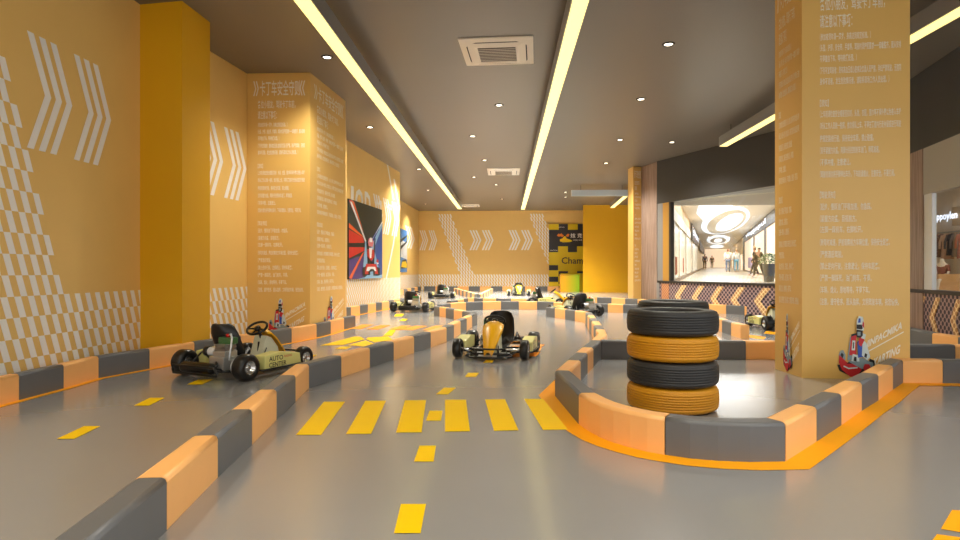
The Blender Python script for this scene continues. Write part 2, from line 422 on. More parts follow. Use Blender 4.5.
# ---- far right: pillar, wood pier, beam, windows
p0 = G(628, 169, H); p1 = G(633.3, 166, H); p2 = G(641.3, 166.8, H); p3 = Vector((p2.x + .5, p2.y + 1, H))
mb = MB(); mb.prism([p0, p1, p2, (p2.x + .1, p2.y + .9), (p0.x + .2, p0.y + .5)], 0, H - .01); pil = mb.build('wall_pillar', M['column'], kind='structure')
face('pil', p1, p2, pil)
o = bpy.data.objects.new('rules_lettering', RM); COL.objects.link(o); o.parent = pil
a, u, n, Lw, par = WALLS['pil']
o.matrix_world = Matrix.Translation(a + n * .004) @ Matrix(((u.x * Lw, -n.x, 0, 0), (u.y * Lw, -n.y, 0, 0), (0, 0, 1, 0), (0, 0, 0, 1)))
o['label'] = 'pale printed safety rules on the pillar'
q0 = G(656.8, 161.3, H); q1 = G(773, 131.2, H); q2 = G(909, 80, H); q3 = G(959, 46, H)
mb = MB(); mb.prism([p2, q0, (q0.x + .3, q0.y + .5), (p2.x + .2, p2.y + .8)], 0, H - .01); mb.build('wall_pier', M['wood'], kind='structure')
# corner of the two facade runs
def cross2(a, b, c, d):
    r = b - a; s = d - c; t = ((c - a).x * s.y - (c - a).y * s.x) / (r.x * s.y - r.y * s.x); return a + r * t
cn = cross2(q0, q1, q3, q2); qe = q2 + (q3 - q2) * 4.5
ZB, ZS = 3.04, .73
mb = MB()
for a_, b_ in ((q0, cn), (cn, qe)):
    u_ = (b_ - a_).normalized(); n_ = Vector((u_.y, -u_.x, 0))
    if n_.x > 0: n_ = -n_
    mb.prism([a_, b_, b_ - n_ * .3, a_ - n_ * .3], ZB, H - .005)
mb.build('trim_1', M['dark'], kind='structure')
def inner(a_, b_, t):  # point along run
    return a_ + (b_ - a_) * t
def run_s(a_, b_, px):
    u_ = (b_ - a_).normalized(); n_ = Vector((u_.y, -u_.x, 0)); d = ray(px, 270)
    k = a_.dot(n_) / d.dot(n_); return (d * k - a_).dot(u_)
def facade(a_, b_, s0, s1, idx):
    """sill wall with perforated panel and chevrons, frame and glass"""
    u_ = (b_ - a_).normalized(); n_ = Vector((u_.y, -u_.x, 0))
    if n_.x > 0: n_ = -n_
    T = lambda s, z, off=0: Vector((a_.x, a_.y, 0)) + u_ * s + n_ * off + Vector((0, 0, z))
    par = empty('window_%d' % idx, (0, 0, 0), kind='structure')
    mb = MB(); mb.slab([T(s0, 0), T(s1, 0), T(s1, ZS), T(s0, ZS)], -n_ * .12)
    sill_o = mb.build('sill_panel', M['perf'], par, label='violet perforated panel under the window')
    mb = MB(); mb.slab([T(s0 - .05, ZS, .03), T(s1, ZS, .03), T(s1, ZS + .06, .03), T(s0 - .05, ZS + .06, .03)], -n_ * .2); mb.build('window_sill', M['frame'], par)
    return T, par, n_, sill_o
def plan_uv(o, u_, sc_=1.0):
    me = o.data; uv = me.uv_layers.new(name='UVMap')
    for l in me.loops:
        co = me.vertices[l.vertex_index].co; uv.data[l.index].uv = (co.dot(u_) * sc_, co.z * sc_)
LB = (cn - q0).length
uB = (cn - q0).normalized(); uR = (qe - cn).normalized()
T1, W1, n1, so = facade(q0, cn, run_s(q0, cn, 659), LB, 1); plan_uv(so, uB)
sg = run_s(q0, cn, 670)
mb = MB(); mb.slab([T1(sg, ZS + .05, -.05), T1(LB, ZS + .05, -.05), T1(LB, ZB, -.05), T1(sg, ZB, -.05)], -n1 * .01); mb.build('window_pane', M['glass'], W1)
mb = MB(); mb.slab([T1(sg - .05, ZS), T1(sg + .03, ZS), T1(sg + .03, ZB), T1(sg - .05, ZB)], -n1 * .12); mb.build('mullion', M['frame'], W1)
s6, s7 = run_s(q0, cn, 657.5), run_s(q0, cn, 662.8)
mb = MB(); mb.slab([T1(s6, ZS + .06), T1(s7, ZS + .06), T1(s7, ZB), T1(s6, ZB)], -n1 * .14); mb.build('window_jamb', M['jamb'], W1)
mb = MB(); mb.slab([T1(s7, ZS + .06), T1(sg - .05, ZS + .06), T1(sg - .05, ZB), T1(s7, ZB)], -n1 * .13); mb.build('ochre_panel', mat('ochre_strip', (186, 138, 58), .5), W1, label='narrow ochre panel at the window edge')  # narrow panel in one even ochre colour
mb = MB(); mb.slab([T1(s6 - .02, 0, .02), T1(s6 + .1, 0, .02), T1(s6 + .1, ZS, .02), T1(s6 - .02, ZS, .02)], -n1 * .1); mb.build('window_jamb', M['jamb'], W1)
mb = MB(); sa, sb = run_s(q0, cn, 662), run_s(q0, cn, 669)
mb.slab([T1(sa, .02, .012), T1(sb, .02, .012), T1(sb, ZS - .02, .012), T1(sa, ZS - .02, .012)], -n1 * .01)
o = mb.build('end_panel', M['perf_peach'], W1, label='narrow peach perforated strip'); plan_uv(o, uB)
def sill_chevron(T, n_, par, sc0, wd, uu):
    mb = MB(); bar = wd * .42
    for zA, zB, xa, xb in ((.68, .36, wd * .58, 0), (.36, .04, 0, wd * .58)):
        mb.slab([T(sc0 + xa, zA, .012), T(sc0 + xa + bar, zA, .012), T(sc0 + xb + bar, zB, .012), T(sc0 + xb, zB, .012)], -n_ * .01)
    o = mb.build('sill_chevron', M['perf_gold'], par, label='gold perforated chevron pointing left'); plan_uv(o, uu)
for x0, x1 in ((675, 687), (692, 704.5), (710.5, 724), (730.5, 745.5), (754, 770.5), (781, 800), (815, 838)):
    a_, b_ = run_s(q0, cn, x0), run_s(q0, cn, x1)
    if b_ < LB: sill_chevron(T1, n1, W1, a_, b_ - a_, uB)
LR = (qe - cn).length
T2, W2, n2, so = facade(cn, qe, 0, LR, 2); plan_uv(so, uR)
s3 = run_s(cn, qe, 924); s4 = run_s(cn, qe, 932)
s9 = run_s(cn, qe, 906)
mb = MB(); mb.slab([T2(s3 - .75, 0, .02), T2(s3, 0, .02), T2(s3, ZB, .02), T2(s3 - .75, ZB, .02)], -n2 * .08); mb.build('wall_pier', M['wood'], kind='structure')
mb = MB(); mb.slab([T2(s3, ZS + .06), T2(s4, ZS + .06), T2(s4, 2.3), T2(s3, 2.3)], -n2 * .06); mb.build('window_frame', M['endcap'], W2, label='white window post')
mb = MB(); mb.slab([T2(s3, ZS + .06, -.03), T2(LR, ZS + .06, -.03), T2(LR, ZB, -.03), T2(s3, ZB, -.03)], -n2 * .01); mb.build('window_pane', M['glass'], W2)
mb = MB(); mb.slab([T2(s3 - .02, 2.3, .01), T2(LR, 2.3, .01), T2(LR, ZB, .01), T2(s3 - .02, ZB, .01)], -n2 * .1); mb.build('window_lintel', mat('lintel_grey', (170, 168, 164), .5), W2)
for x0, x1 in ((903.5, 911), (915, 926), (930, 941), (951, 962)):
    sill_chevron(T2, n2, W2, run_s(cn, qe, x0), run_s(cn, qe, x1) - run_s(cn, qe, x0), uR)

# ---------------------------------------------------------------- floor markings
def paint(name, pts, m, z=.003, label=None):
    mb = MB(); mb.poly([(G(x, y).x, G(x, y).y, z) for x, y in pts]); return mb.build(name, m, floor, label=label)
for q in ([(324, 402), (345, 402), (321, 435.3), (296, 435.3)], [(365.5, 401), (386, 401), (371, 434.3), (346, 434.3)], [(405, 400.6), (426, 400.4), (421.5, 432.7), (396, 433)],
          [(445, 400), (466, 400), (470, 431.5), (445, 432)], [(485, 399.8), (505, 399.5), (518.5, 430.6), (494, 431.2)], [(524, 399.2), (543, 399.2), (568, 430), (543, 430.2)]):
    paint('crosswalk_stripe', q, M['paint'], label='broad yellow stripe of the pedestrian crossing')
for q in ([(401, 504.5), (426, 504.5), (420.5, 533.8), (394, 533.8)], [(419.5, 446), (436, 446), (433.5, 462), (414, 462)], [(429.5, 411), (442.5, 411), (441, 421), (426, 421)],
          [(444, 388), (456, 388), (448, 394.6), (436, 394.6)], [(468, 373), (479, 373), (476, 377), (465, 377)], [(84, 426.5), (100.5, 426.5), (74, 439.3), (56.5, 439.3)], [(150, 398), (165, 398), (149, 406), (133.5, 406)],
          [(198, 380), (213, 379.5), (202, 384.7), (187, 384.7)], [(305, 355.5), (317, 355), (310, 358.5), (298, 358.5)], [(396, 314), (404, 314), (402, 316.5), (394, 316.5)],
          [(402, 319), (408, 319), (405, 321), (399, 321)], [(486, 360), (494, 360), (492, 363), (483, 363)]):
    paint('lane_dash', q, M['paint'], label='yellow centre line dash')
for q in ([(350, 328.8), (362, 324.6), (373.5, 324.6), (361, 329.3)], [(366, 329.2), (381, 325), (391, 325.2), (378, 329.8)], [(388, 329.2), (402, 325.6), (411, 325.6), (400, 330)], [(398, 330), (415, 325.8), (428, 326), (413, 330.2)],
          [(422, 330), (436, 325.6), (447, 325.8), (432, 330.6)]):
    paint('crosswalk_stripe', q, M['arrow'], label='orange stripe of the far pedestrian crossing')
for q in ([(320, 345.7), (354, 336.7), (360, 336.7), (365, 339.4), (343, 345)], [(367.5, 337.6), (388, 336.3), (393, 340.3), (383, 341.2), (374.5, 342.6), (366, 339.2)],
          [(347.5, 345.3), (365.5, 340.4), (374, 343.5), (364, 346.6)], [(335, 349), (341, 346.8), (352, 346.8), (346, 349.2)], [(383, 336), (390, 330), (396, 330), (392, 335.8)]):
    paint('direction_arrow', q, M['paint'], label='part of the yellow direction arrow')
for q in ([(489, 355), (541, 352), (536, 356.5), (500, 357.5)], [(497, 351), (542, 347.2), (540, 350.5), (520, 352.5)], [(500, 347), (545, 344.6), (543, 346.3), (510, 349.3)]):
    paint('direction_arrow', q, M['arrow'], label='orange direction arrow bar under the kart')
for q in ([(952, 510.5), (990, 513), (985, 537), (941, 529.5)], [(937, 534.8), (982, 541), (975, 566), (921, 556)], [(750, 335), (766, 337), (764, 339.5), (745, 337.4)], [(766, 331), (778, 332.5), (778, 335), (764, 333.4)]):
    paint('direction_arrow', q, M['tape'], label='orange floor bar')

# ---------------------------------------------------------------- padded barriers
BT, BHT = .135, .225
ORD = ['first', 'second', 'third', 'fourth', 'fifth', 'sixth', 'seventh', 'eighth', 'ninth', 'tenth', 'eleventh', 'twelfth', 'thirteenth', 'fourteenth', 'fifteenth',
       'sixteenth', 'seventeenth', 'eighteenth', 'nineteenth', 'twentieth'] + ['twenty-' + s for s in ('first', 'second', 'third', 'fourth', 'fifth', 'sixth', 'seventh', 'eighth', 'ninth')]
def offs(P, side, t):
    """mitred offset of an open polyline"""
    out = []
    for i, p in enumerate(P):
        d0 = (P[i] - P[i - 1]).normalized() if i else None
        d1 = (P[i + 1] - P[i]).normalized() if i < len(P) - 1 else None
        if d0 is None: d0 = d1
        if d1 is None: d1 = d0
        nn = (Vector((-d0.y, d0.x)) + Vector((-d1.y, d1.x)))
        nn = nn.normalized() if nn.length > .2 else Vector((-d1.y, d1.x))
        k = max(.45, nn.dot(Vector((-d1.y, d1.x))))
        out.append(p + nn * side * t / k)
    return out
def world(pts, z):
    return [Vector((G(x, y, z).x, G(x, y, z).y)) for x, y in pts]
def barrier(P, cols, phrase, endp, side=1, groups=None, tape=None, first=1, BT=BT):
    """P ground polyline along the seen face; groups: (i0, i1) vertex ranges of each block"""
    groups = groups or [(i, i + 1) for i in range(len(P) - 1)]
    r = .022
    prof = [(0, .001), (0, BHT - r), (r * .3, BHT - r * .3), (r, BHT), (BT - r, BHT), (BT - r * .3, BHT - r * .3), (BT, BHT - r), (BT, .001)]
    lay = {t: offs(P, side, t) for t in sorted({p[0] for p in prof})}
    for g, (i0, i1) in enumerate(groups):
        c = cols[g % len(cols)]; mb = MB(); rings = []
        for i in range(i0, i1 + 1):
            sh = Vector((0, 0))
            if i == i0: sh = (P[i + 1] - P[i]).normalized() * .003
            if i == i1: sh = (P[i - 1] - P[i]).normalized() * .003
            rings.append([mb.bm.verts.new((lay[t][i].x + sh.x, lay[t][i].y + sh.y, z)) for t, z in prof])
        n = len(prof)
        for a_, b_ in zip(rings, rings[1:]):
            for k in range(n):
                f = mb.bm.faces.new((a_[k], a_[(k + 1) % n], b_[(k + 1) % n], b_[k])); f.smooth = k in (1, 2, 4, 5)
        mb.bm.faces.new(rings[0][::-1]); mb.bm.faces.new(rings[-1])
        nm = 'grey' if c == 'G' else 'peach'
        mb.build('barrier_block', M['grey' if c == 'G' else 'peach'], label='%s padded block of the %s, %s from its %s' % (nm, phrase, ORD[g + first - 1], endp),
                 cat='barrier', group='padded blocks of the ' + phrase)
    if tape:
        i0, i1, wd = tape
        A = P[i0:i1 + 1]; B = offs(P, -side, wd)[i0:i1 + 1]
        mb = MB()
        for k in range(len(A) - 1):
            mb.poly([(A[k].x, A[k].y, .0025), (A[k + 1].x, A[k + 1].y, .0025), (B[k + 1].x, B[k + 1].y, .0025), (B[k].x, B[k].y, .0025)])
        bmesh.ops.remove_doubles(mb.bm, verts=mb.bm.verts, dist=.0005)
        mb.build('edge_line', M['tape'], floor, label='orange line painted along the barrier foot')
def ext(P, d):  # add a block before the start
    return [P[0] + (P[0] - P[1]).normalized() * d] + P
Z = BHT
A_ = world([(167, 477), (218, 435), (252.2, 408.9), (276.7, 389.3), (295.6, 374.9), (309, 364), (341.5, 355.6), (369.9, 347.7), (393.8, 341.7), (414.1, 336.2), (430.8, 331.9),
            (446.7, 327.3), (454, 324.4), (460.7, 320.8), (466.7, 318.1), (472.1, 315.5), (477, 313)], Z)
A_ = ext(ext(A_, .62), .62)
barrier(A_, 'PGPGPGPGPGPGPGPGPG', 'long middle barrier', 'near end', 1)
A2 = world([(433.8, 306.3), (439.4, 306.9), (445.8, 307.8), (453.8, 309.3), (462, 310.8), (471, 312.6)], Z)
barrier(A2, 'GPGPG', 'hairpin return barrier', 'left end', 1)
B_ = world([(442, 304.6), (450.8, 303.2), (466, 302.2), (483, 301.6), (501, 301.4), (519, 301.4), (537, 301.5), (553.5, 302), (563, 302.6), (574, 303), (590, 303.2), (607.8, 303.8), (623, 304.3), (638, 304.6),
            (655, 304.4), (672, 304.1), (690, 303.8), (708, 304), (726, 305), (744.4, 306), (765, 306.8)], Z)
barrier(B_, 'GPGPGPGPGPGPGPGPGPGP', 'long transverse barrier', 'left end', 1)
C_ = world([(548, 296.6), (555, 296.8), (562, 297), (569, 297), (583, 297), (597, 297.2), (611.5, 297.6), (625, 298.4), (637.5, 299), (650, 299.7), (664, 300.4)], Z)
barrier(C_, 'PGPGPGPGPG', 'barrier before the orange wall', 'left end', 1)
D_ = world([(451, 300.8), (458, 299.8), (464, 298.8), (468.2, 298), (474, 297.8), (483, 298.1), (496, 298.2), (511, 298.5), (525, 298.8)], Z)
barrier(D_, 'PGPGPGPGPG'[1:], 'row behind the transverse barrier', 'left end', 1)
def div(a_, b_, n): return [a_ + (b_ - a_) * (k / n) for k in range(n + 1)]
e0, e1, e2 = world([(453.8, 288), (476.8, 294.2), (493.4, 288.2)], Z)
barrier(div(e1, e0, 12), 'GP', 'distant V barrier left arm', 'near tip', -1)
barrier(div(e1 + Vector((.15, .1)), e2, 10), 'PG', 'distant V barrier right arm', 'near tip', 1)
F_ = [Vector((wD1.x + .35 + k * .6, bk - .35)) for k in range(13)]
barrier(F_, 'GPGPGPGPGP', 'barrier under the back wall', 'left end', 1)
F2 = [Vector((wD0.x + .2 + (wD1.x - wD0.x) * k / 12, wC1.y + .7 + (bk - 1.2 - wC1.y) * k / 12)) for k in range(13)]
barrier(F2, 'PG', 'barrier in the far recess', 'near end', 1)
K_ = world([(19.2, 373.7), (63.8, 364.3), (98.7, 356.2), (149.7, 348.7), (194.6, 341.9), (241, 335.2), (270, 331.0), (291.7, 327.8), (316.7, 323.8), (330.8, 321), (344, 317.6), (355.5, 315.3)], Z)
K_ = ext(ext(K_, .7), .7)
barrier(K_, 'GPGPGPGPGPGPG', 'near left wall barrier', 'near end', 1, tape=(0, 13, .07), BT=.10)
L_ = world([(339.5, 309.3), (346.5, 307.4), (351, 306.6), (360, 305.4), (368, 304), (376, 302.9), (382, 302), (389, 300.9), (394, 299.8), (400, 298.8), (405.5, 297.8), (410, 297)], Z)
barrier(L_, 'PGPGPGPGPGP', 'barrier under the racing poster', 'near end', 1, tape=(0, 11, .07))
g1 = world([(546, 307), (554.8, 307.9), (565, 309.2), (574.8, 310.6), (585.4, 312.2), (587.3, 315.2), (589.1, 318), (591.4, 321.2), (593.6, 325), (595.6, 329.2), (597.3, 333.6),
            (590.5, 340), (581.5, 347), (574.8, 352.3), (566.9, 359.8), (554.9, 370.2)], Z)
g2 = world([(578.5, 424.4), (588, 431), (600, 437.6), (613, 442.7), (630, 447.8), (647, 452), (665, 455.2), (690, 458.8), (717.8, 461.2), (750, 462.4), (785.7, 461.8)], 0)
g3 = world([(816.7, 406.7), (841.5, 393.7), (861.9, 382.2), (878.5, 374), (893, 365.4), (903, 359.9), (943, 360.2), (985, 360.6), (1030, 361)], Z)
GP = g1 + g2 + g3
n1_, n2_ = len(g1), len(g2)
gr = [(i, i + 1) for i in range(n1_)] + [(n1_, n1_ + 6), (n1_ + 6, n1_ + 10)] + [(i, i + 1) for i in range(n1_ + 10, len(GP) - 1)]
cols = 'GPGP' + 'GPGPGP' + 'GPGPG' + 'G' + 'PG' + 'PGPGPG' + 'PGP'
cols = 'GPGPGPGPGPPGPGPGPGPGPGPGPGPG'
cols = 'GPGP' + 'GPGPGP' + 'PGPGP' + 'G' + 'PG' + 'PGPGPG' + 'PGG'
assert len(gr) >= 20
barrier(GP, cols, 'barrier around the tyre island', 'far left end', 1, groups=gr, tape=(n1_ - 4, len(GP) - 1, .14))
mb = MB()
H_ = world([(601.5, 340.6), (650, 340.8), (698, 341), (746, 341.2), (794, 341.4), (842, 341.7)], Z)
barrier(H_, 'GPGPG', 'straight barrier behind the tyres', 'left end', 1)
I_ = world([(740.7, 324.8), (731, 322.3), (721.9, 319.8), (716.3, 317.6)], Z)
I_ = I_ + [I_[-1] + (I_[-1] - I_[-2]).normalized() * .7 * k for k in (1, 2, 3)]
barrier(I_, 'PGPGPG', 'barrier leading back past the tyres', 'near end', -1)
J_ = world([(910, 328.5), (932, 333), (958, 336.5), (985, 341.5)], Z); J_ = ext(ext(ext(J_, .75), .75), .75)
barrier(J_, 'GPGGPG', 'barrier beside the right window', 'far end', 1)
J2 = world([(893, 344.6), (955.5, 345.1), (1015, 345.6)], Z)
barrier(J2, 'GP', 'short barrier right of the column', 'left end', 1)

# ---------------------------------------------------------------- tyre stacks
def stack_tyre(R=.354, t=.196):
    """car tyre lying flat: grooved tread and rounded shoulders"""
    prof = []; h = t
    tread = []
    N = 7
    zs0, zs1 = .030, h - .030
    for k in range(N):
        a_ = zs0 + (zs1 - zs0) * k / N; b_ = zs0 + (zs1 - zs0) * (k + 1) / N
        bul = lambda z: R - .012 * ((z / h - .5) * 2) ** 2
        tread += [(bul(a_), a_ + .002), (bul(b_), b_ - .004), (bul(b_) - .007, b_ - .003), (bul(b_) - .007, b_ - .0005)]
    prof = [(R * .62, .03), (R * .64, .012), (R * .70, .004), (R * .80, .001), (R * .90, .006), (R * .96, .018)] + tread + \
           [(R * .96, h - .018), (R * .90, h - .006), (R * .80, h - .001), (R * .70, h - .004), (R * .64, h - .012), (R * .62, h - .03), (R * .66, h - .05), (R * .9, h * .5), (R * .66, .05)]
    return prof
def build_tyre(m):
    o = empty('stacked_tyre')
    mb = MB(); mb.lathe(stack_tyre(), seg=64, close=True)
    mb.build('tread_and_sidewall', m, o)
    # chevron tread cuts
    mb = MB()
    for row, (za, zb) in enumerate(((.075, .085), (.105, .115))):
        for k in range(90):
            a_ = 2 * PI * k / 90; a2 = a_ + (.022 if row else -.022)
            pts = []
            for an, z in ((a_, za), (a_ + .018, za), (a2 + .018, zb), (a2, zb)):
                pts.append((.3545 * math.cos(an), .3545 * math.sin(an), z))
            mb.poly(pts)
    mb.build('tread_pattern', m, o)
    return o
ref = at_depth(672, 270, 1)  # direction of the first stack
k = G(672, 415.6).length
bfront = G(672, 415.7); dirv = Vector((bfront.x, bfront.y, 0)).normalized(); sc1 = Vector((bfront.x, bfront.y, 0)) + dirv * .305
tb = build_tyre(M['rubber']); to = build_tyre(M['orubber'])
lev = ['lowest', 'second', 'third', 'topmost']
def set_tyre(o, c, i, who, col):
    o.location = (c.x, c.y, i * .1965 + .002)
    nm = {0: 'lowest of the', 1: 'second from the floor in the', 2: 'third from the floor in the', 3: 'topmost of the'}[i]
    tag(o, '%s tyre, %s %s stack' % (col, nm, who), 'tyre', 'tyres of the %s stack' % who); o.rotation_euler.z = i * .7
set_tyre(to, sc1, 0, 'front', 'orange'); set_tyre(tb, sc1, 1, 'front', 'black')
set_tyre(copy_tree(to), sc1, 2, 'front', 'orange'); set_tyre(copy_tree(tb), sc1, 3, 'front', 'black')
sc2 = Vector((ray(672.7, 270).x, ray(672.7, 270).y, 0)); sc2 = sc2 * (.724 * 600 / 70)
for i in range(4):
    set_tyre(copy_tree(to if i % 2 == 0 else tb), sc2, i, 'rear', 'orange' if i % 2 == 0 else 'black')

# ---------------------------------------------------------------- karts
def wheel(par, x, y, R, wd, side):
    Mx = Matrix.Translation((x, y, R)) @ Matrix.Rotation(PI / 2 * side, 4, 'Y')
    h = wd / 2
    mb = MB(); mb.lathe([(R * .5, -h * .9), (R * .72, -h), (R * .9, -h * .9), (R, -h * .6), (R, h * .6), (R * .9, h * .9), (R * .72, h), (R * .5, h * .9), (R * .48, 0)], Mx, 28, close=True)
    t = mb.build('wheel_tyre', M['ktyre'], par)
    mb = MB(); mb.lathe([(0.001, h * .55), (R * .16, h * .6), (R * .18, h * .2), (R * .36, h * .25), (R * .46, h * .85), (R * .53, h * .9), (R * .53, -h * .8), (R * .3, -h * .6), (.001, -h * .6)], Mx, 24)
    for k in range(5):
        a_ = 2 * PI * k / 5
        mb.lathe([(.001, h * .4), (.008, h * .4), (.008, h * .2)], Mx @ Matrix.Translation((R * .28 * math.cos(a_), R * .28 * math.sin(a_), 0)), 6)
    mb.build('wheel_hub', M['chrome'], t, label='polished metal wheel hub')
def make_kart(fair='fair'):
    k = empty('go_kart'); WB = .84; T = .42
    mb = MB(); r = .014
    for s in (-1, 1):
        mb.tube([(s * .26, -.14, .10), (s * .26, .1, .07), (s * .28, .5, .06), (s * .26, .8, .06), (s * .13, 1.02, .07)], r)
        mb.tube([(s * .26, -.12, .10), (s * .2, .02, .25), (s * .19, .12, .16)], .011)
        mb.tube([(s * .30, .14, .08), (s * .50, .16, .08), (s * .50, .72, .08), (s * .30, .74, .08)], .011)
    for y, x, z in ((-.14, .26, .10), (.2, .27, .065), (.55, .28, .06), (.84, .25, .06)):
        mb.tube([(-x, y, z), (x, y, z)], r)
    mb.tube([(.02, .55, .06), (0, .6, .3)], .010)
    mb.build('frame', M['black'], k)
    mb = MB(); mb.tube([(-.31, -.24, .09), (-.28, -.26, .15), (.28, -.26, .15), (.31, -.24, .09), (.3, -.24, .07), (-.3, -.24, .07)], .013, closed=True)
    for s in (-1, 1): mb.tube([(s * .22, -.25, .15), (s * .24, -.12, .11)], .011)
    mb.build('rear_bumper', M['black'], k)
    mb = MB(); mb.tube([(-.28, .98, .05), (-.2, 1.10, .05), (.2, 1.10, .05), (.28, .98, .05)], .014); mb.tube([(-.2, 1.02, .15), (-.14, 1.09, .15), (.14, 1.09, .15), (.2, 1.02, .15)], .011)
    for s in (-1, 1): mb.tube([(s * .13, 1.09, .15), (s * .13, 1.10, .05)], .009); mb.tube([(s * .28, .98, .05), (s * .24, .8, .06)], .012); mb.tube([(s * .2, 1.02, .15), (s * .2, .84, .08)], .009)
    mb.build('front_bumper', M['black'], k)
    mb = MB(); mb.slab([(-.27, .18, .045), (.27, .18, .045), (.25, .82, .045), (.13, 1.0, .045), (-.13, 1.0, .045), (-.25, .82, .045)], (0, 0, .006)); mb.build('floor_tray', M['alloy'], k, label='grey metal floor tray')
    mb = MB(); mb.tube([(-T + .03, 0, .13), (T - .03, 0, .13)], .016, 12); mb.build('rear_axle', M['chrome'], k, label='bright steel rear axle')
    mb = MB()
    for s in (-1, 1): mb.tube([(s * .24, WB, .08), (s * .34, WB, .12), (s * .37, WB, .125)], .014); mb.tube([(s * .33, WB - .05, .12), (s * .03, .72, .12)], .006)
    mb.build('front_axle', M['chrome'], k, label='bright steel stub axle and rods')
    for s in (-1, 1):
        wheel(k, s * (T + .01), 0, .132, .15, s); wheel(k, s * T, WB, .122, .105, s)
    # seat: bucket shell lofted along its centre line
    mb = MB(); prof = [(.58, .15, .13), (.50, .09, .17), (.36, .075, .185), (.24, .10, .19), (.15, .20, .195), (.09, .33, .19), (.045, .45, .175), (.025, .52, .14), (.02, .545, .09)]
    rows = []
    for y, z, hw in prof:
        row = []
        back = min(1, max(0, (.30 - y) / .2))
        for i in range(9):
            c = -1 + 2 * i / 8
            lift = .10 * abs(c) ** 3
            row.append(Vector((hw * c, y + lift * back, z + lift * (1 - back))))
        rows.append(row)
    th = .018
    A = [[mb.bm.verts.new(p) for p in row] for row in rows]
    Bv = []
    for ri, (y, z, hw) in enumerate(prof):
        y0, z0 = prof[max(ri - 1, 0)][:2]; y1, z1 = prof[min(ri + 1, len(prof) - 1)][:2]
        d = Vector((0, y1 - y0, z1 - z0)).normalized(); nn = Vector((0, d.z, -d.y)) * -1
        Bv.append([mb.bm.verts.new(v.co + nn * th) for v in A[ri]])
    nr = len(prof)
    for i in range(nr - 1):
        for j in range(8):
            for S in (A, Bv):
                f = mb.bm.faces.new((S[i][j], S[i][j + 1], S[i + 1][j + 1], S[i + 1][j])); f.smooth = True
        for j in (0, 8): mb.bm.faces.new((A[i][j], A[i + 1][j], Bv[i + 1][j], Bv[i][j]))
    for j in range(8):
        for i in (0, nr - 1): mb.bm.faces.new((A[i][j], A[i][j + 1], Bv[i][j + 1], Bv[i][j]))
    mb.build('seat', M['seat'], k, label='black bucket seat')
    # steering
    mb = MB(); mb.tube([(0, .84, .09), (0, .585, .44)], .011); mb.tube([(0, .60, .42), (.0, .66, .22)], .008); mb.build('steering_column', M['black'], k)
    mb = MB(); Ms = Matrix.Translation((0, .575, .455)) @ Matrix.Rotation(math.radians(38), 4, 'X')
    ring = [Ms @ Vector((.125 * math.cos(a_), .10 * math.sin(a_), 0)) for a_ in [2 * PI * i / 28 for i in range(28)]]
    mb.tube(ring, .014, 8, closed=True)
    for an in (-.2, PI + .2, -PI / 2): mb.tube([Ms @ Vector((0, 0, -.01)), Ms @ Vector((.12 * math.cos(an), .095 * math.sin(an), 0))], .009)
    mb.lathe([(.001, -.02), (.035, -.02), (.035, .008), (.001, .01)], Ms, 16); mb.build('steering_wheel', M['black'], k)
    # amber front fairing: bent plate from the wheel down to the nose
    cl = [(.62, .455, .125), (.67, .445, .130), (.75, .385, .126), (.87, .275, .095), (.99, .16, .060), (1.04, .11, .048)]
    mb = MB(); A = []; Bv = []
    for y, z, hw in cl:
        A.append([mb.bm.verts.new((hw * c, y + .0, z - .05 * abs(c) ** 2)) for c in (-1, -.85, -.4, 0, .4, .85, 1)])
        Bv.append([mb.bm.verts.new((hw * c, y - .012, z - .05 * abs(c) ** 2 - .012)) for c in (-1, -.85, -.4, 0, .4, .85, 1)])
    for i in range(len(cl) - 1):
        for j in range(6):
            for S in (A, Bv):
                f = mb.bm.faces.new((S[i][j], S[i][j + 1], S[i + 1][j + 1], S[i + 1][j])); f.smooth = True
        for j in (0, 6): mb.bm.faces.new((A[i][j], A[i + 1][j], Bv[i + 1][j], Bv[i][j]))
    for j in range(6):
        for i in (0, len(cl) - 1): mb.bm.faces.new((A[i][j], A[i][j + 1], Bv[i][j + 1], Bv[i][j]))
    mb.build('front_fairing', M[fair], k, label='amber plastic front fairing')
    mb = MB(); mb.slab([(-.09, .52, .06), (-.09, .63, .37), (-.09, .70, .345), (-.09, .80, .23), (-.09, .84, .07)], (.18, 0, 0)); mb.build('leg_shield', M['cream'], k, bevel=.012, label='cream plastic shield below the fairing')
    # side pods with lettering
    for s in (-1, 1):
        mb = MB(); x0, x1 = s * .35, s * .50
        mb.slab([(x0, .19, .075), (x0, .19, .225), (x0, .40, .245), (x0, .70, .20), (x0, .72, .085)], (x1 - x0, 0, 0)); p = mb.build('side_pod', M['pod'], k, bevel=.018, label='pale yellow plastic side pod')
        mb = MB(); X = s * .5015
        fn = (lambda x, y: Vector((X, .24 + x, y))) if s > 0 else (lambda x, y: Vector((X, .66 - x, y)))
        put_text(mb.bm, 'AUTO', 0, .158, .20, .050, fn); put_text(mb.bm, 'CENTER', 0, .095, .25, .050, fn)
        mb.build('lettering', M['slot'], p, label='dark lettering')
        mb = MB(); put_text(mb.bm, 'RACING', .22, .178, .11, .022, fn); mb.build('lettering', M['red'], p, label='small red lettering')
    # engine behind the seat, right of centre
    e = MB(); e.box((.17, -.03, .17), (.20, .20, .13)); e.box((.17, -.02, .26), (.17, .16, .06)); en = e.build('engine', M['alloy'], k, bevel=.012, label='grey cast engine')
    mb = MB()
    for i in range(5): mb.box((.17, -.02, .295 + i * .014), (.155, .145, .006))
    mb.build('cooling_fins', M['alloy'], en)
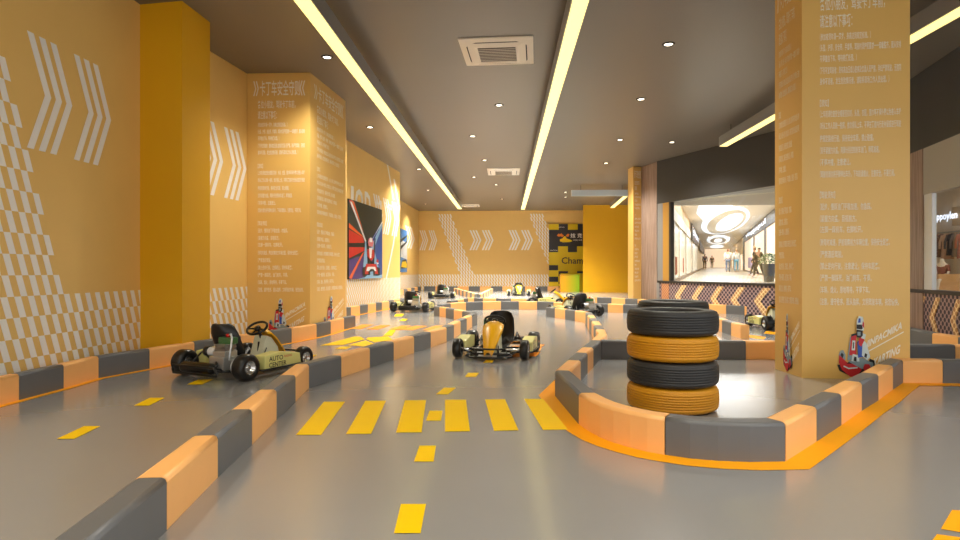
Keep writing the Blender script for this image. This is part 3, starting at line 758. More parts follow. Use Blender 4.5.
    mb = MB(); mb.lathe([(.001, 0), (.04, 0), (.045, .01), (.045, .12), (.038, .13), (.001, .13)], Matrix.Translation((.10, -.03, .27)) @ Matrix.Rotation(-PI / 2, 4, 'Y'), 20); mb.build('air_filter', M['endcap'], en, label='white round air filter')
    mb = MB(); mb.lathe([(.001, 0), (.05, 0), (.05, .05), (.001, .05)], Matrix.Translation((-.03, -.03, .27)) @ Matrix.Rotation(-PI / 2, 4, 'Y'), 20); mb.build('filter_cap', M['black'], en, label='black filter cap')
    mb = MB(); mb.box((.17, .02, .385), (.17, .10, .07)); mb.build('fuel_tank', M['green'], en, bevel=.015, label='green fuel tank')
    mb = MB(); mb.lathe([(.001, 0), (.022, 0), (.022, .03), (.001, .03)], Matrix.Translation((.17, .02, .42)), 14); mb.build('fuel_cap', M['red'], en, label='red fuel cap')
    mb = MB(); mb.tube([(.18, .02, .44), (.22, .01, .45), (.265, -.02, .42), (.275, -.04, .34), (.27, -.06, .2)], .009); mb.build('fuel_hose', M['endcap'], en, label='white hose')
    mb = MB(); mb.lathe([(.001, 0), (.05, .005), (.056, .03), (.056, .40), (.05, .425), (.001, .43)], Matrix.Translation((.18, -.17, .12)) @ Matrix.Rotation(-PI / 2, 4, 'Y'), 24)
    mb.tube([(.17, -.12, .18), (.20, -.15, .15), (.15, -.17, .13)], .018); mb.build('exhaust_silencer', M['black'], k)
    mb = MB(); mb.lathe([(.02, -.004), (.075, -.004), (.075, .004), (.02, .004)], Matrix.Translation((.30, 0, .13)) @ Matrix.Rotation(PI / 2, 4, 'Y'), 28, close=True); mb.build('sprocket', M['alloy'], k, label='grey metal sprocket')
    mb = MB(); mb.tube([(.10, .84, .06), (.10, .88, .17)], .007); mb.tube([(-.10, .84, .06), (-.10, .88, .17)], .007); mb.build('pedals' if False else 'pedal', M['black'], k)
    return k
def kart_at(k, rear, heading, label):
    k.location = (rear.x, rear.y, 0.002); k.rotation_euler.z = math.atan2(-heading[0], heading[1])
    tag(k, label, 'go-kart', 'racing karts on the track')
kp = make_kart()
def mid(a_, b_): return (a_ + b_) / 2
a_ = G(183, 362, .13); b_ = G(248, 368, .13); ax = (b_ - a_).normalized()
kart_at(kp, mid(a_, b_), (-ax.y, ax.x), 'kart beside the left wall with dark AUTO CENTER lettering on its pod')
def more(label): c = copy_tree(kp); c['label'] = label; return c
a_ = G(460, 347, .13); b_ = G(523, 350, .13); ax = (b_ - a_).normalized(); hd = Vector((-.17, -.985, 0))
kart_at(more(''), mid(a_, b_) - hd * .84, hd, 'kart facing the camera in the middle lane, amber fairing before black seat')
a_ = G(394, 307.2, .13); kart_at(more(''), a_ + Vector((.40, .06, 0)), (.10, .99), 'kart seen from behind near the racing poster')
a_ = G(431, 295.2, .13); kart_at(more(''), a_ + Vector((.40, 0, 0)), (0, 1), 'farthest left kart, seen from behind before the distant V barrier')
k5 = make_kart('yfair'); a_ = G(510, 292.9, .13); kart_at(k5, a_ + Vector((.38, .88, 0)), (0, -1), 'distant kart with lemon yellow fairing facing the camera')
for c in k5.children:
    if c.name.startswith('front_fairing'): c['label'] = 'lemon yellow fairing'
a_ = at_depth(535, 290, 18.9); kart_at(more(''), a_, (.97, -.24), 'kart turned sideways behind the transverse barrier, fairing pointing right')
a_ = G(599.6, 311.5, .13); hd = Vector((-.42, .9, 0)).normalized(); kart_at(more(''), a_ - Vector((hd.y, -hd.x, 0)) * .43 + Vector((.05, .38, 0)), hd, 'kart seen from behind left of the tyre stacks')
a_ = G(767.5, 323.5, .13); kart_at(more(''), a_ + Vector((.43, 0, 0)), (0.0, 1), 'kart partly hidden behind the lettered right column')

# ---------------------------------------------------------------- ceiling equipment
ZL = 3.9
def strip_light(a_, b_, label, wires, width=.19, h=.22, hm='fixture', dm='glow'):
    """long pendant luminaire with a glowing underside"""
    a_ = Vector((a_[0], a_[1], 0)); b_ = Vector((b_[0], b_[1], 0)); u_ = (b_ - a_).normalized(); n_ = Vector((u_.y, -u_.x, 0)); L = (b_ - a_).length
    r = empty('pendant_strip_light', (a_.x, a_.y, ZL), 0, label=label, cat='light', group='long pendant strip lights')
    q = lambda s, t, z: u_ * s + n_ * t + Vector((0, 0, z))
    w2 = width / 2
    mb = MB(); mb.slab([q(0, -w2, .012), q(L, -w2, .012), q(L, w2, .012), q(0, w2, .012)], (0, 0, h - .012)); mb.build('housing', M[hm], r)
    mb = MB(); mb.slab([q(.01, -w2 + .012, 0), q(L - .01, -w2 + .012, 0), q(L - .01, w2 - .012, 0), q(.01, w2 - .012, 0)], (0, 0, .012)); mb.build('diffuser' if dm == 'glow' else 'underside', M[dm], r, label='glowing warm diffuser' if dm == 'glow' else None)
    mb = MB(); mb.slab([q(-.012, -w2, 0), q(0, -w2, 0), q(0, w2, 0), q(-.012, w2, 0)], (0, 0, h)); mb.build('end_cap', M['endcap'], r)
    mb = MB(); mb.slab([q(L, -w2, 0), q(L + .012, -w2, 0), q(L + .012, w2, 0), q(L, w2, 0)], (0, 0, h)); mb.build('end_cap', M['endcap'], r)
    for s in wires:
        mb = MB(); mb.tube([q(s, 0, h), q(s, 0, H - ZL)], .006, 6); mb.build('suspension_wire', M['black'], r)
l0 = G(459, 209, ZL); x0 = (G(305, 0, ZL).x + l0.x) / 2
strip_light((x0, -3), (x0, l0.y), 'long pendant strip light left of the ceiling units', [5, 8.5, 13, 18, 23])
l1 = G(523.5, 209.5, ZL); x1 = (G(578, 0, ZL).x + l1.x) / 2
strip_light((x1, -3), (x1, l1.y), 'long pendant strip light right of the ceiling units', [5, 9, 14, 19, 24])
l2 = G(723.5, 146.5, ZL); x2 = l2.x
strip_light((x2, -2), (x2, l2.y), 'pendant strip light passing behind the lettered right column', [3, 7, l2.y + 2 - .45])
l3 = G(625.5, 196.5, ZL); l4 = G(618, 204.5, ZL)
strip_light((l3.x, l3.y), (l4.x, l3.y + 4.2), 'short pendant strip light above the orange wall block', [2])
s5 = G(570.3, 197.5, ZL); s6_ = G(626.5, 197, ZL)
strip_light((s5.x, l3.y - .2), (s6_.x, l3.y - .2), 'pendant bar light hung across the hall near the back', [.35, 1.9], hm='bluegrey', dm='bluegrey')

lamps = [(327, 57), (370, 127), (419, 169), (428, 190), (425.5, 204), (499, 105), (472.6, 136), (484.5, 160), (474, 177), (496, 184.5), (502, 199), (565.5, 192), (565.5, 197),
         (606, 163), (620, 139.6), (641, 99), (668.5, 44), (672, 142)]
mb = MB(); mb.lathe([(.062, -.012), (.085, -.008), (.09, 0), (.06, 0)], seg=28, close=True)
root = empty('downlight'); rim = mb.build('trim_ring', M['slot'], root, label='dark ring')
mb = MB(); mb.lathe([(.001, -.004), (.058, -.004), (.058, 0), (.001, 0)], seg=24); mb.build('lens', M['lamp'], root, label='glowing lens')
names = ['nearest downlight on the left of the ceiling', 'downlight above the lettered wall column', 'downlight left of the strip light near the poster wall', 'upper of two downlights at the far left corner', 'lowest downlight at the far left corner',
         'downlight right behind the near ceiling unit', 'downlight between the two strips, second behind the near unit', 'downlight just before the small far ceiling unit', 'downlight left of the small far ceiling unit', 'downlight just behind the small far ceiling unit',
         'downlight farthest between the two strips', 'nearer of two downlights beside the crosswise bar light', 'farther of two downlights beside the crosswise bar light', 'downlight above the orange wall block', 'downlight in the middle of the right ceiling bay',
         'second nearest downlight of the right ceiling bay', 'nearest downlight of the right ceiling bay', 'downlight before the charcoal beam']
def spot(o_xy, z=H - .03, power=SPOT_W, size=130, color=SPOT_C, name='downlight_lamp'):
    l = bpy.data.lights.new(name, 'SPOT'); l.energy = power; l.color = color; l.spot_size = math.radians(size); l.spot_blend = .9; l.shadow_soft_size = .06
    o = bpy.data.objects.new(name, l); COL.objects.link(o); o.location = (o_xy[0], o_xy[1], z); return o
for i, (px, py) in enumerate(lamps):
    p = G(px, py, H); o = root if i == 0 else copy_tree(root); o.location = (p.x, p.y, H - .001)
    tag(o, names[i] + ', small round recessed', 'light', 'recessed ceiling downlights'); 
    s = spot((0, 0), power=SPOT_W * {2: 1.1, 3: 1.2, 4: 1.2, 9: 9, 10: 12, 11: 4.5, 12: 4.5, 13: 1.3, 17: 1.3}.get(i, 2.4 if p.y > 15 else 1.0)); s.parent = o; s.location = (0, 0, -.03)
# downlights above and behind the photographer's position, part of the same grid
for x, y in ((-3.6, 2.4), (-3.6, -1.5), (.3, 2.2), (.3, -1.5), (2.9, 1.2), (4.9, 3.2), (4.9, -1.5)):
    o = copy_tree(root); o.location = (x, y, H - .001); tag(o, 'unseen small round recessed downlight above the near end of the hall', 'light', 'recessed downlights out of view above')
    for c in list(o.children):
        if c.type == 'LIGHT': bpy.data.objects.remove(c)
    s = spot((0, 0)); s.parent = o; s.location = (0, 0, -.03)

def ac_unit(c, wd, dp, rz, label):
    r = empty('ceiling_air_conditioner', (c.x, c.y, H), rz, label=label, cat='air conditioner', group='ceiling cassette air conditioners')
    w2, d2 = wd / 2, dp / 2; k = .60
    mb = MB()
    lo, hi = -.055, -.02
    O = [(-w2, -d2), (w2, -d2), (w2, d2), (-w2, d2)]; I = [(x * k, y * k) for x, y in O]
    v0 = [mb.bm.verts.new((x, y, 0)) for x, y in O]; v1 = [mb.bm.verts.new((x, y, hi)) for x, y in O]; v2 = [mb.bm.verts.new((x, y, lo)) for x, y in I]
    for i in range(4):
        j = (i + 1) % 4; mb.bm.faces.new((v0[i], v0[j], v1[j], v1[i])); mb.bm.faces.new((v1[i], v1[j], v2[j], v2[i]))
    mb.bm.faces.new(v2); mb.bm.faces.new(v0[::-1]); mb.build('panel', M['acwhite'], r, bevel=.01)
    mb = MB(); g = k * .86; mb.box((0, 0, lo - .003), (w2 * 2 * g, d2 * 2 * g, .006)); gr_ = mb.build('intake_grille', M['grille'], r, label='brown grey intake grille')
    for i in range(9):
        mb = MB(); y = -d2 * g + 2 * d2 * g * (i + .5) / 9; mb.box((0, y, lo - .010), (w2 * 2 * g, .008, .008)); mb.build('slat', M['acwhite'], gr_)
    for i in range(4):
        a_ = i * PI / 2; R_ = Matrix.Rotation(a_, 4, 'Z'); ln = (w2 if i % 2 == 0 else d2) * .62; off = (d2 if i % 2 == 0 else w2) * .79
        mb = MB(); N = 10; top = []; bot = []
        for q in range(N + 1):
            x = -ln + 2 * ln * q / N; b = math.sin(PI * q / N) * .085
            zz = (hi + lo) / 2 - .004
            top.append(R_ @ Vector((x, -off - .002, zz + 0.002))); bot.append(R_ @ Vector((x, -off - b, zz + b * .35)))
        mb.poly(top + bot[::-1]); mb.build('air_slot', M['slot'], r, label='dark curved air slot')
c = (G(456.5, 37, H) + G(533, 32.8, H) + G(535, 63.5, H) + G(467, 66.7, H)) / 4
ac_unit(c, 1.04, 1.08, math.radians(-3), 'large white cassette air conditioner, nearest in the ceiling')
c = (G(485.5, 167.8, H) + G(519.5, 167, H) + G(520.5, 175, H) + G(489, 175.8, H)) / 4
ac_unit(c, 1.04, 1.3, 0, 'smaller looking cassette air conditioner, midway along the ceiling')
c = G(469, 205.4, H); ac_unit(c, 1.04, 1.1, 0, 'farthest cassette air conditioner near the back wall')

# ---------------------------------------------------------------- orange wall block, cabinet, banner
ob = G(583, 205, H); ob2 = G(628, 204.6, H)
mb = MB(); mb.prism([(ob.x, ob.y), (ob2.x + .4, ob.y), (ob2.x + .4, ob.y + 1.6), (ob.x * 1.06, ob.y + 1.6)], 0, H - .005); mb.build('wall_block', M['deep'], kind='structure')
Yb = bk - .12
ban = empty('banner_board', (at_depth(566, 270, Yb).x, Yb, 0), 0, label='yellow and charcoal checkered board reading Champion on the back wall', cat='sign')
bl, bt = at_depth(549, 224, Yb), at_depth(549, 224, Yb).z
bx0 = bl.x - ban.location.x; bw = 3.0
M['byel'] = mat('banner_yellow', (228, 200, 20), .45); M['bdark'] = mat('banner_charcoal', (44, 44, 52), .45)
mb = MB(); mb.box((bx0 + bw / 2, .05, bt / 2), (bw, .06, bt)); mb.build('board', M['byel'], ban)
ppm = 600 / Yb; mb = MB()
def bq(xa, xb, ya, yb):
    X0 = bx0 + (xa - 30) / 7.2 / ppm; X1 = bx0 + (xb - 30) / 7.2 / ppm; Z1 = bt - (ya - 30) / 7.2 / ppm; Z0 = bt - (yb - 30) / 7.2 / ppm
    mb.box(((X0 + X1) / 2, .016, (Z0 + Z1) / 2), (X1 - X0, .012, Z1 - Z0))
for q in ((100, 165, 30, 72), (235, 300, 30, 72), (370, 435, 30, 72), (30, 500, 72, 190), (30, 95, 190, 232), (165, 230, 190, 232), (300, 365, 190, 232), (30, 95, 325, 362), (30, 95, 408, 445), (30, 95, 490, 520),
          (98, 165, 368, 384), (98, 112, 384, 404), (230, 300, 368, 384), (98, 115, 445, 460), (98, 115, 475, 490)): bq(*q)
mb.build('checker_print', M['bdark'], ban, label='charcoal printed squares')
def bfn(x, y): return Vector((bx0 + (x - 30) / 7.2 / ppm, .008, bt - (y - 30) / 7.2 / ppm))
mb = MB(); put_text(mb.bm, 'Champion', 120, -330, 270, 62, lambda x, y: bfn(x, -y)); mb.build('lettering', M['bdark'], ban, label='charcoal word Champion')
mb = MB(); put_text(mb.bm, '炫 竞', 184, -130, 82, 33, lambda x, y: bfn(x, -y)); put_text(mb.bm, 'RACING CLUB', 205, -150, 60, 9, lambda x, y: bfn(x, -y))
put_text(mb.bm, 'KARTING', 100, -56, 40, 6, lambda x, y: bfn(x, -y)); put_text(mb.bm, 'KARTING', 40, -222, 50, 6, lambda x, y: bfn(x, -y)); mb.build('lettering', M['white'], ban, label='white club name')
mb = MB()
for pts in ([(86, 112), (100, 98), (108, 104), (118, 96), (126, 104), (136, 112), (126, 124), (112, 118), (100, 122)], [(150, 112), (165, 100), (176, 104), (170, 120), (156, 122)]): mb.poly([bfn(x, y) for x, y in pts])
mb.build('emblem_print', mat('emblem_orange', (236, 130, 40), .5), ban, label='orange emblem')
mb = MB()
for pts in ([(108, 140), (125, 134), (138, 118), (150, 120), (156, 134), (180, 142), (198, 152), (180, 160), (130, 162), (108, 154)],): mb.poly([bfn(x, y) for x, y in pts])
mb.build('emblem_print', M['yfair'], ban, label='yellow racing car emblem')

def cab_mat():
    m = mat('amber_to_green_reflection', (170, 150, 20), .35); nt = m.node_tree; b = nt.nodes['Principled BSDF']
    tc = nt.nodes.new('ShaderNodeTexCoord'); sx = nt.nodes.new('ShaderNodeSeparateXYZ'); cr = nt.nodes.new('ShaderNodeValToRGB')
    cr.color_ramp.elements[0].color = (*lin((206, 146, 16)), 1); cr.color_ramp.elements[1].color = (*lin((110, 168, 20)), 1)  # colour ramp paints in the reflections on the glossy counter
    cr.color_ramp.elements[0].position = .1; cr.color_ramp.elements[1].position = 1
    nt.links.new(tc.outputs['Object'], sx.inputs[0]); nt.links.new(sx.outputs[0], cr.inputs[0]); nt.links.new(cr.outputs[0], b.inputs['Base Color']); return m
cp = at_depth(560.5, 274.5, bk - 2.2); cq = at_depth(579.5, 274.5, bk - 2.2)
ct = empty('reception_counter', (cp.x, cp.y, 0), 0, label='boxy counter with painted amber to green reflections before the checkered board', cat='counter')
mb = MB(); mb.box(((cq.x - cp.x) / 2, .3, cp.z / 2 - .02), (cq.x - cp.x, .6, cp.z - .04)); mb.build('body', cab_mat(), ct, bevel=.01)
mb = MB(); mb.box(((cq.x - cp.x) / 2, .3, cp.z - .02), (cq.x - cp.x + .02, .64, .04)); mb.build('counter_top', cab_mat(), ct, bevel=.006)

# ---------------------------------------------------------------- posters
def poster(wname, px0, px1, z0, z1, label, shapes, bg):
    s0, s1 = s_at(wname, px0), s_at(wname, px1); a, u, n, Lw, par = WALLS[wname]
    o0 = on(wname, s0, 0, 0); r = empty('poster', (o0.x, o0.y, 0), 0, label=label, cat='poster', group='racing posters')
    base = Vector((o0.x, o0.y, 0))
    P = lambda x, y, off: on(wname, s0 + (s1 - s0) * x, z0 + (z1 - z0) * y, off) - base
    mb = MB(); mb.slab([P(0, 0, .045), P(1, 0, .045), P(1, 1, .045), P(0, 1, .045)], n * -.035); mb.build('panel', bg, r)
    ms = []; mb = MB()
    for k, (c, pts) in enumerate(shapes):
        if c not in ms: ms.append(c)
        mb.poly([P(x, y, .047 + k * .0008) for x, y in pts], ms.index(c))
    mb.build('picture', [PM[c] for c in ms], r, label='printed racing picture')
PM = {'dk': mat('poster_teal_black', (28, 44, 46), .4), 'rd': mat('poster_red', (196, 34, 30), .4), 'or': mat('poster_orange', (226, 96, 40), .4), 'bl': mat('poster_blue', (34, 72, 150), .4),
      'lb': mat('poster_light_blue', (130, 176, 214), .4), 'wh': mat('poster_white', (222, 226, 232), .4), 'bk': mat('poster_black', (14, 16, 22), .4), 'pk': mat('poster_pink', (220, 120, 130), .4),
      'vi': mat('poster_violet', (70, 50, 120), .4), 'sk': mat('poster_sky', (66, 134, 206), .4), 'ye': mat('poster_yellow', (240, 196, 30), .4)}
poster('wall_left.002', 347, 380.6, .87, 2.86, 'tall racing poster with red and blue light streaks around a kart', [
    ('rd', [(0, .45), (0, .62), (.42, .54), (.42, .48)]), ('or', [(0, .70), (.4, .56), (.42, .54), (0, .64)]), ('rd', [(0, .98), (.06, .99), (.42, .58), (.36, .60)]), ('or', [(.05, 1), (.14, .98), (.4, .62)]),
    ('rd', [(0, .26), (0, .40), (.44, .42), (.44, .38)]), ('bk', [(0, .40), (0, .45), (.42, .47), (.42, .43)]), ('vi', [(0, .0), (0, .24), (.40, .32), (.40, .0)]), ('or', [(.0, .02), (.06, .0), (.42, .36), (.36, .34)]),
    ('bl', [(.58, .5), (1, .84), (1, .0), (.72, .0)]), ('lb', [(.64, .46), (1, .82), (1, .76), (.7, .40)]), ('wh', [(.02, .97), (.07, .97), (.48, .5), (.45, .48)]), ('wh', [(.62, .52), (.66, .54), (1, .84), (1, .81)]),
    ('lb', [(.44, .5), (.38, .16), (.5, .12), (.52, .5)]), ('lb', [(.66, .5), (.86, .16), (.72, .1), (.62, .42)]), ('bk', [(.46, .56), (.5, .57), (.58, .1), (.52, .1)]), ('bk', [(.76, .56), (.73, .57), (.64, .1), (.70, .1)]),
    ('pk', [(.54, .44), (.66, .44), (.7, .5), (.66, .55), (.55, .55), (.52, .5)]), ('wh', [(.56, .50), (.66, .50), (.64, .56), (.58, .56)]), ('rd', [(.5, .4), (.7, .4), (.72, .3), (.62, .24), (.5, .3)]), ('wh', [(.55, .42), (.65, .42), (.62, .28), (.57, .28)]),
    ('bk', [(.36, .04), (.36, .14), (.46, .17), (.46, .04)]), ('bk', [(.76, .04), (.76, .17), (.9, .14), (.9, .04)]), ('rd', [(.42, .06), (.46, .2), (.78, .2), (.84, .06)]), ('wh', [(.46, .1), (.5, .16), (.74, .16), (.78, .1)]),
    ('bk', [(.54, .03), (.52, .09), (.6, .13), (.68, .13), (.74, .09), (.72, .03)]), ('lb', [(.58, .04), (.58, .09), (.66, .1), (.68, .04)]), ('lb', [(.2, .0), (.42, .02), (.5, .05), (.8, .03), (.98, .05), (.98, .0)]),
    ('rd', [(.76, .24), (.82, .27), (.86, .24), (.82, .22)]), ('wh', [(.78, .22), (.86, .22), (.84, .2), (.8, .2)])], PM['dk'])
poster('wall_left.003', 399.8, 406.2, 1.0, 3.0, 'far blue and white poster with a yellow car', [
    ('wh', [(0, .35), (0, .75), (1, .7), (1, .3)]), ('dk', [(0, .6), (1, .76), (1, .72), (0, .52)]), ('dk', [(0, .75), (1, .9), (1, .86), (0, .68)]), ('dk', [(.0, .12), (.2, .28), (.8, .30), (1, .2), (1, .1), (0, .08)]), ('ye', [(.05, .12), (.2, .24), (.8, .26), (.98, .18), (.9, .1)])], PM['sk'])

# ---------------------------------------------------------------- the mall beyond the windows
mall_l = dict(c=mat('mall_ceiling_white', (232, 228, 222), .6), f=mat('mall_floor_stone', (200, 190, 170), .25), s=mat('mall_skylight', (235, 244, 252), .5, emit=(225, 238, 252), es=.8),
              sh=mat('cream_storefront', (226, 212, 190), .5), fa=mat('charcoal_fascia', (58, 58, 64), .45), lit=mat('lit_shop_glow', (240, 220, 196), .5, emit=(255, 232, 205), es=.6), tan=mat('tan_storefront', (214, 180, 130), .5),
              pl=mat('dark_plinth', (110, 88, 76), .5), sign=mat('sign_glow', (235, 240, 255), .5, emit=(225, 236, 255), es=1.6), sof=mat('soffit_grey', (176, 174, 170), .5))
ax = ray(713, 264).normalized(); ax = Vector((ax.x, ax.y, 0)).normalized(); sl = (270 - 264) / FPX; rt = Vector((ax.y, -ax.x, 0))
AS = 1.3
def Mq(d, x, z):
    """corridor frame: d along, x to the right, z relative to the sight axis"""
    return ax * d + rt * x + Vector((0, 0, EYE + sl * d + z))
def mpoly(name, quads, m, thick=None, parent=None, **k):
    mb = MB()
    for q in quads:
        if thick: mb.slab([Mq(*p) for p in q], thick)
        else: mb.poly([Mq(*p) for p in q])
    return mb.build(name, m, parent, **k)
D0, D1 = 19.2, 110.0; XL, XR, ZF, ZC = -AS, 2 * AS + .05, -AS / 2, 1.9 * AS
mpoly('mall_floor', [[(18.9, -1.5, ZF), (15.9, 1.0, ZF), (16.5, 2.9, ZF), (D1, 4.2, ZF), (D1, -2.6, ZF)]], mall_l['f'], Vector((0, 0, -.1)), kind='structure')
mc = mpoly('mall_ceiling', [[(24.5, -2.6, ZC), (24.5, 4.2, ZC), (D1, 4.2, ZC), (D1, -2.6, ZC)]], mall_l['c'], Vector((0, 0, .1)), kind='structure')
def ell(d, x, rd, rx, sk=0): return [(d + rd * math.cos(t), x + rx * math.sin(t) + sk * math.cos(t)) for t in [2 * PI * k / 32 for k in range(32)]]
for i_, (pts, ml) in enumerate((([(24.8, -.45), (24.8, 1.0), (28, .75), (33, .1), (37, -.5), (31, -.75)], 's'), (ell(41, .55, 13, 1.25, -.3), 's'), (ell(41, .65, 11.5, 1.0, -.3), 'c'), (ell(40, .85, 8.5, .62, -.25), 's'), (ell(68, .5, 12, 1.1), 's'), (ell(68, .5, 9, .8), 'c'), (ell(68, .5, 6, .4), 's'), (ell(92, .5, 8, .9), 's'))):
    mpoly('skylight' if ml == 's' else 'ceiling_panel', [[(d, x, ZC - .02 - .01 * i_) for d, x in pts]], mall_l[ml], None, mc, label='white glowing curved ceiling panel' if ml == 's' else None)
mb = MB()
mb.prism([(q0.x + .1, q0.y + .15), (cn.x + .1, cn.y + .1), (cn.x + 3, cn.y + 4), (at_depth(780, 207, 18.5).x + 1.5, 18.5), (at_depth(661, 207, 18.5).x, 18.5)], ZB + .02, ZB + .1)
mb.build('mall_soffit', mall_l['sof'], kind='structure')
wl = mpoly('mall_wall_left', [[(D0, XL, ZF), (D1, XL, ZF), (D1, XL, ZC + .1), (D0, XL, ZC + .1)]], mall_l['sh'], -rt * .2, kind='structure')
wr = mpoly('mall_wall_right', [[(21, XR, ZF), (D1, XR, ZF), (D1, XR, ZC + .1), (21, XR, ZC + .1)]], mall_l['tan'], rt * .2, kind='structure')
mpoly('mall_wall_end', [[(D1 - 1, XL, ZF), (D1 - 1, XR, ZF), (D1 - 1, XR, ZC), (D1 - 1, XL, ZC)]], mall_l['lit'], ax * .2, kind='structure')  # end wall glows by itself, standing in for a lit shop
mb = MB(); mb.prism([(cn.x + .35, cn.y + .5), (cn.x + .5, cn.y + .45), (q2.x + 3.5, 17.0), (q2.x + 3.35, 17.1)], 0, 3.7); mb.build('mall_wall_near', mall_l['sh'], kind='structure')
# left storefronts
def front(x, d0, d1, z0, z1, m, nm, par, off, **k):
    s = 1 if x < 0 else -1
    return mpoly(nm, [[(d0, x + s * off, z0), (d1, x + s * off, z0), (d1, x + s * off, z1), (d0, x + s * off, z1)]], m, -rt * s * .03, par, **k)
lg = mat('storefront_glass_white', (206, 212, 200), .15, emit=(230, 226, 205), es=.25)
for d0, d1 in ((19.3, 21.2), (21.7, 24.6), (25.6, 31), (32, 40), (42, 55)):
    front(XL, d0, d1, ZF + .12, 1.4, lg, 'shop_window', wl, .04, label='pale lit shop window')
for d0 in (21.3, 24.7, 31.2, 40.4): front(XL, d0, d0 + .25, ZF, 1.6, mall_l['c'], 'storefront_post', wl, .09)
front(XL, D0, 37, 1.45, 1.85, mall_l['c'], 'fascia', wl, .10, label='white fascia band'); front(XL, D0, 37, 1.86, 2.44, mall_l['tan'], 'upper_panel', wl, .06, label='tan upper wall panel')
front(XL, 38, 56, 1.45, 2.40, mall_l['fa'], 'fascia', wl, .14, label='charcoal shop fascia'); front(XL, 60, 90, 1.3, 2.2, mall_l['fa'], 'fascia', wl, .14, label='charcoal shop fascia')
front(XL, D0, D1 - 2, ZF, ZF + .12, mall_l['pl'], 'plinth', wl, .12)
redm = mat('display_red', (170, 80, 60), .5); grn = mat('display_green', (120, 140, 80), .5)
for d in (22.4, 23.1, 28.5): front(XL, d, d + .25, ZF + .25, .25, redm, 'display', wl, .07, label='red shop display')
for d in (19.6, 20.4): front(XL, d, d + .4, ZF + .12, ZF + .4, grn, 'display', wl, .07, label='green shop display')
# right storefront
front(XR, 22.3, 58, ZF, 1.85, mall_l['lit'], 'shop_opening', wr, .03, label='warmly lit shop opening')
front(XR, 21.4, 60, 1.86, 2.44, mall_l['fa'], 'fascia', wr, .10, label='charcoal shop fascia')
front(XR, 21.4, 22.4, ZF, 1.95, mall_l['fa'], 'pier', wr, .12, label='charcoal pier'); front(XR, 34.5, 35.3, ZF, 1.88, mall_l['fa'], 'pier', wr, .12, label='charcoal pier'); front(XR, 57, 60, ZF, 1.95, mall_l['fa'], 'pier', wr, .12, label='charcoal pier')
front(XR, 44, 45, ZF, 1.88, mall_l['fa'], 'post', wr, .10); front(XR, 26, 26.6, ZF, 1.88, mall_l['fa'], 'post', wr, .08)
front(XR, 22.3, 58, ZF, ZF + .10, mall_l['pl'], 'plinth', wr, .12)
front(XR, 47, 52, -.35, .45, mat('display_lilac', (200, 180, 215), .5), 'display', wr, .06, label='lilac shop poster')
for d in (62, 70, 80, 92): front(XR, d, d + 5, ZF, .9, mall_l['lit'], 'shop_opening', wr, .03, label='warmly lit shop opening'); front(XR, d - .5, d + 5.5, .95, 1.3, mall_l['tan'], 'fascia', wr, .08)
mb = MB(); put_text(mb.bm, 'Wappapul', 0, 0, 20, .36, lambda x, y: Mq(54 - x, XR - .14, 1.98 + y)); mb.build('sign_lettering', mall_l['sign'], wr, label='glowing white shop sign')
mb = MB(); put_text(mb.bm, 'STORE', 0, 0, 14, .34, lambda x, y: Mq(39 + x, XL + .18, 1.75 + y)); mb.build('sign_lettering', mall_l['sign'], wl, label='white shop sign')
# light in the mall
for d in (26, 34, 46, 62, 80, 98):
    l = bpy.data.lights.new('mall_panel_lamp', 'AREA'); l.energy = 150; l.size = 2.8; l.color = (1, .97, .93)
    o = bpy.data.objects.new('mall_panel_lamp', l); COL.objects.link(o); o.location = Mq(max(d, 25.5), .6, ZC - .06)

# second shop, right
SX = q2.x
shop_floor_z = .62
px_at = lambda px, py, Xp: (lambda d: Vector((Xp, d.y * Xp / d.x, EYE + d.z * Xp / d.x)))(ray(px, py))
mb = MB(); mb.box((SX + 1.85, 11.9, .56), (3.2, 10.2, .12)); mb.build('shop_floor', mat('pale_shop_floor', (208, 180, 140), .35), kind='structure')
mb = MB(); mb.box((SX + 3.5, 11.9, 2.1), (.12, 10.2, 3.2)); sw = mb.build('shop_wall', mat('shop_wall_cream', (226, 212, 190), .5), kind='structure')
mb = MB(); mb.box((SX + 1.95, 11.9, 3.75), (3.2, 10.2, .1)); mb.build('shop_ceiling', mall_l['c'], kind='structure')
for i in range(6):
    mb = MB(); mb.box((SX + 3.42, 10.3 + i * .62, 2.98), (.02, .5, .42)); mb.build('shop_skylight', mat('sky_pane', (190, 220, 240), .4, emit=(190, 222, 245), es=.3), sw)
l = bpy.data.lights.new('shop_lamp', 'AREA'); l.energy = 26; l.size = 2; l.color = (1, .93, .84)
o = bpy.data.objects.new('shop_lamp', l); COL.objects.link(o); o.location = (SX + 1.8, 11, 3.6)
pa = px_at(934, 229, SX + 3.2); pb = px_at(975, 240, SX + 3.2)
mb = MB(); mb.box((SX + 3.3, 11.2, 2.3), (.12, 5.5, .42)); sf = mb.build('shop_sign_board', mat('greige_board', (196, 176, 150), .5), kind='structure')
mb = MB(); yy = px_at(933, 229, SX + 3.22).y; ye = px_at(957, 236, SX + 3.22).y
put_text(mb.bm, 'oppoylen', 0, 0, yy - ye, .22, lambda x, y: Vector((SX + 3.225, yy - x, 2.2 + y))); mb.build('sign_lettering', mall_l['sign'], sf, label='white glowing shop name')
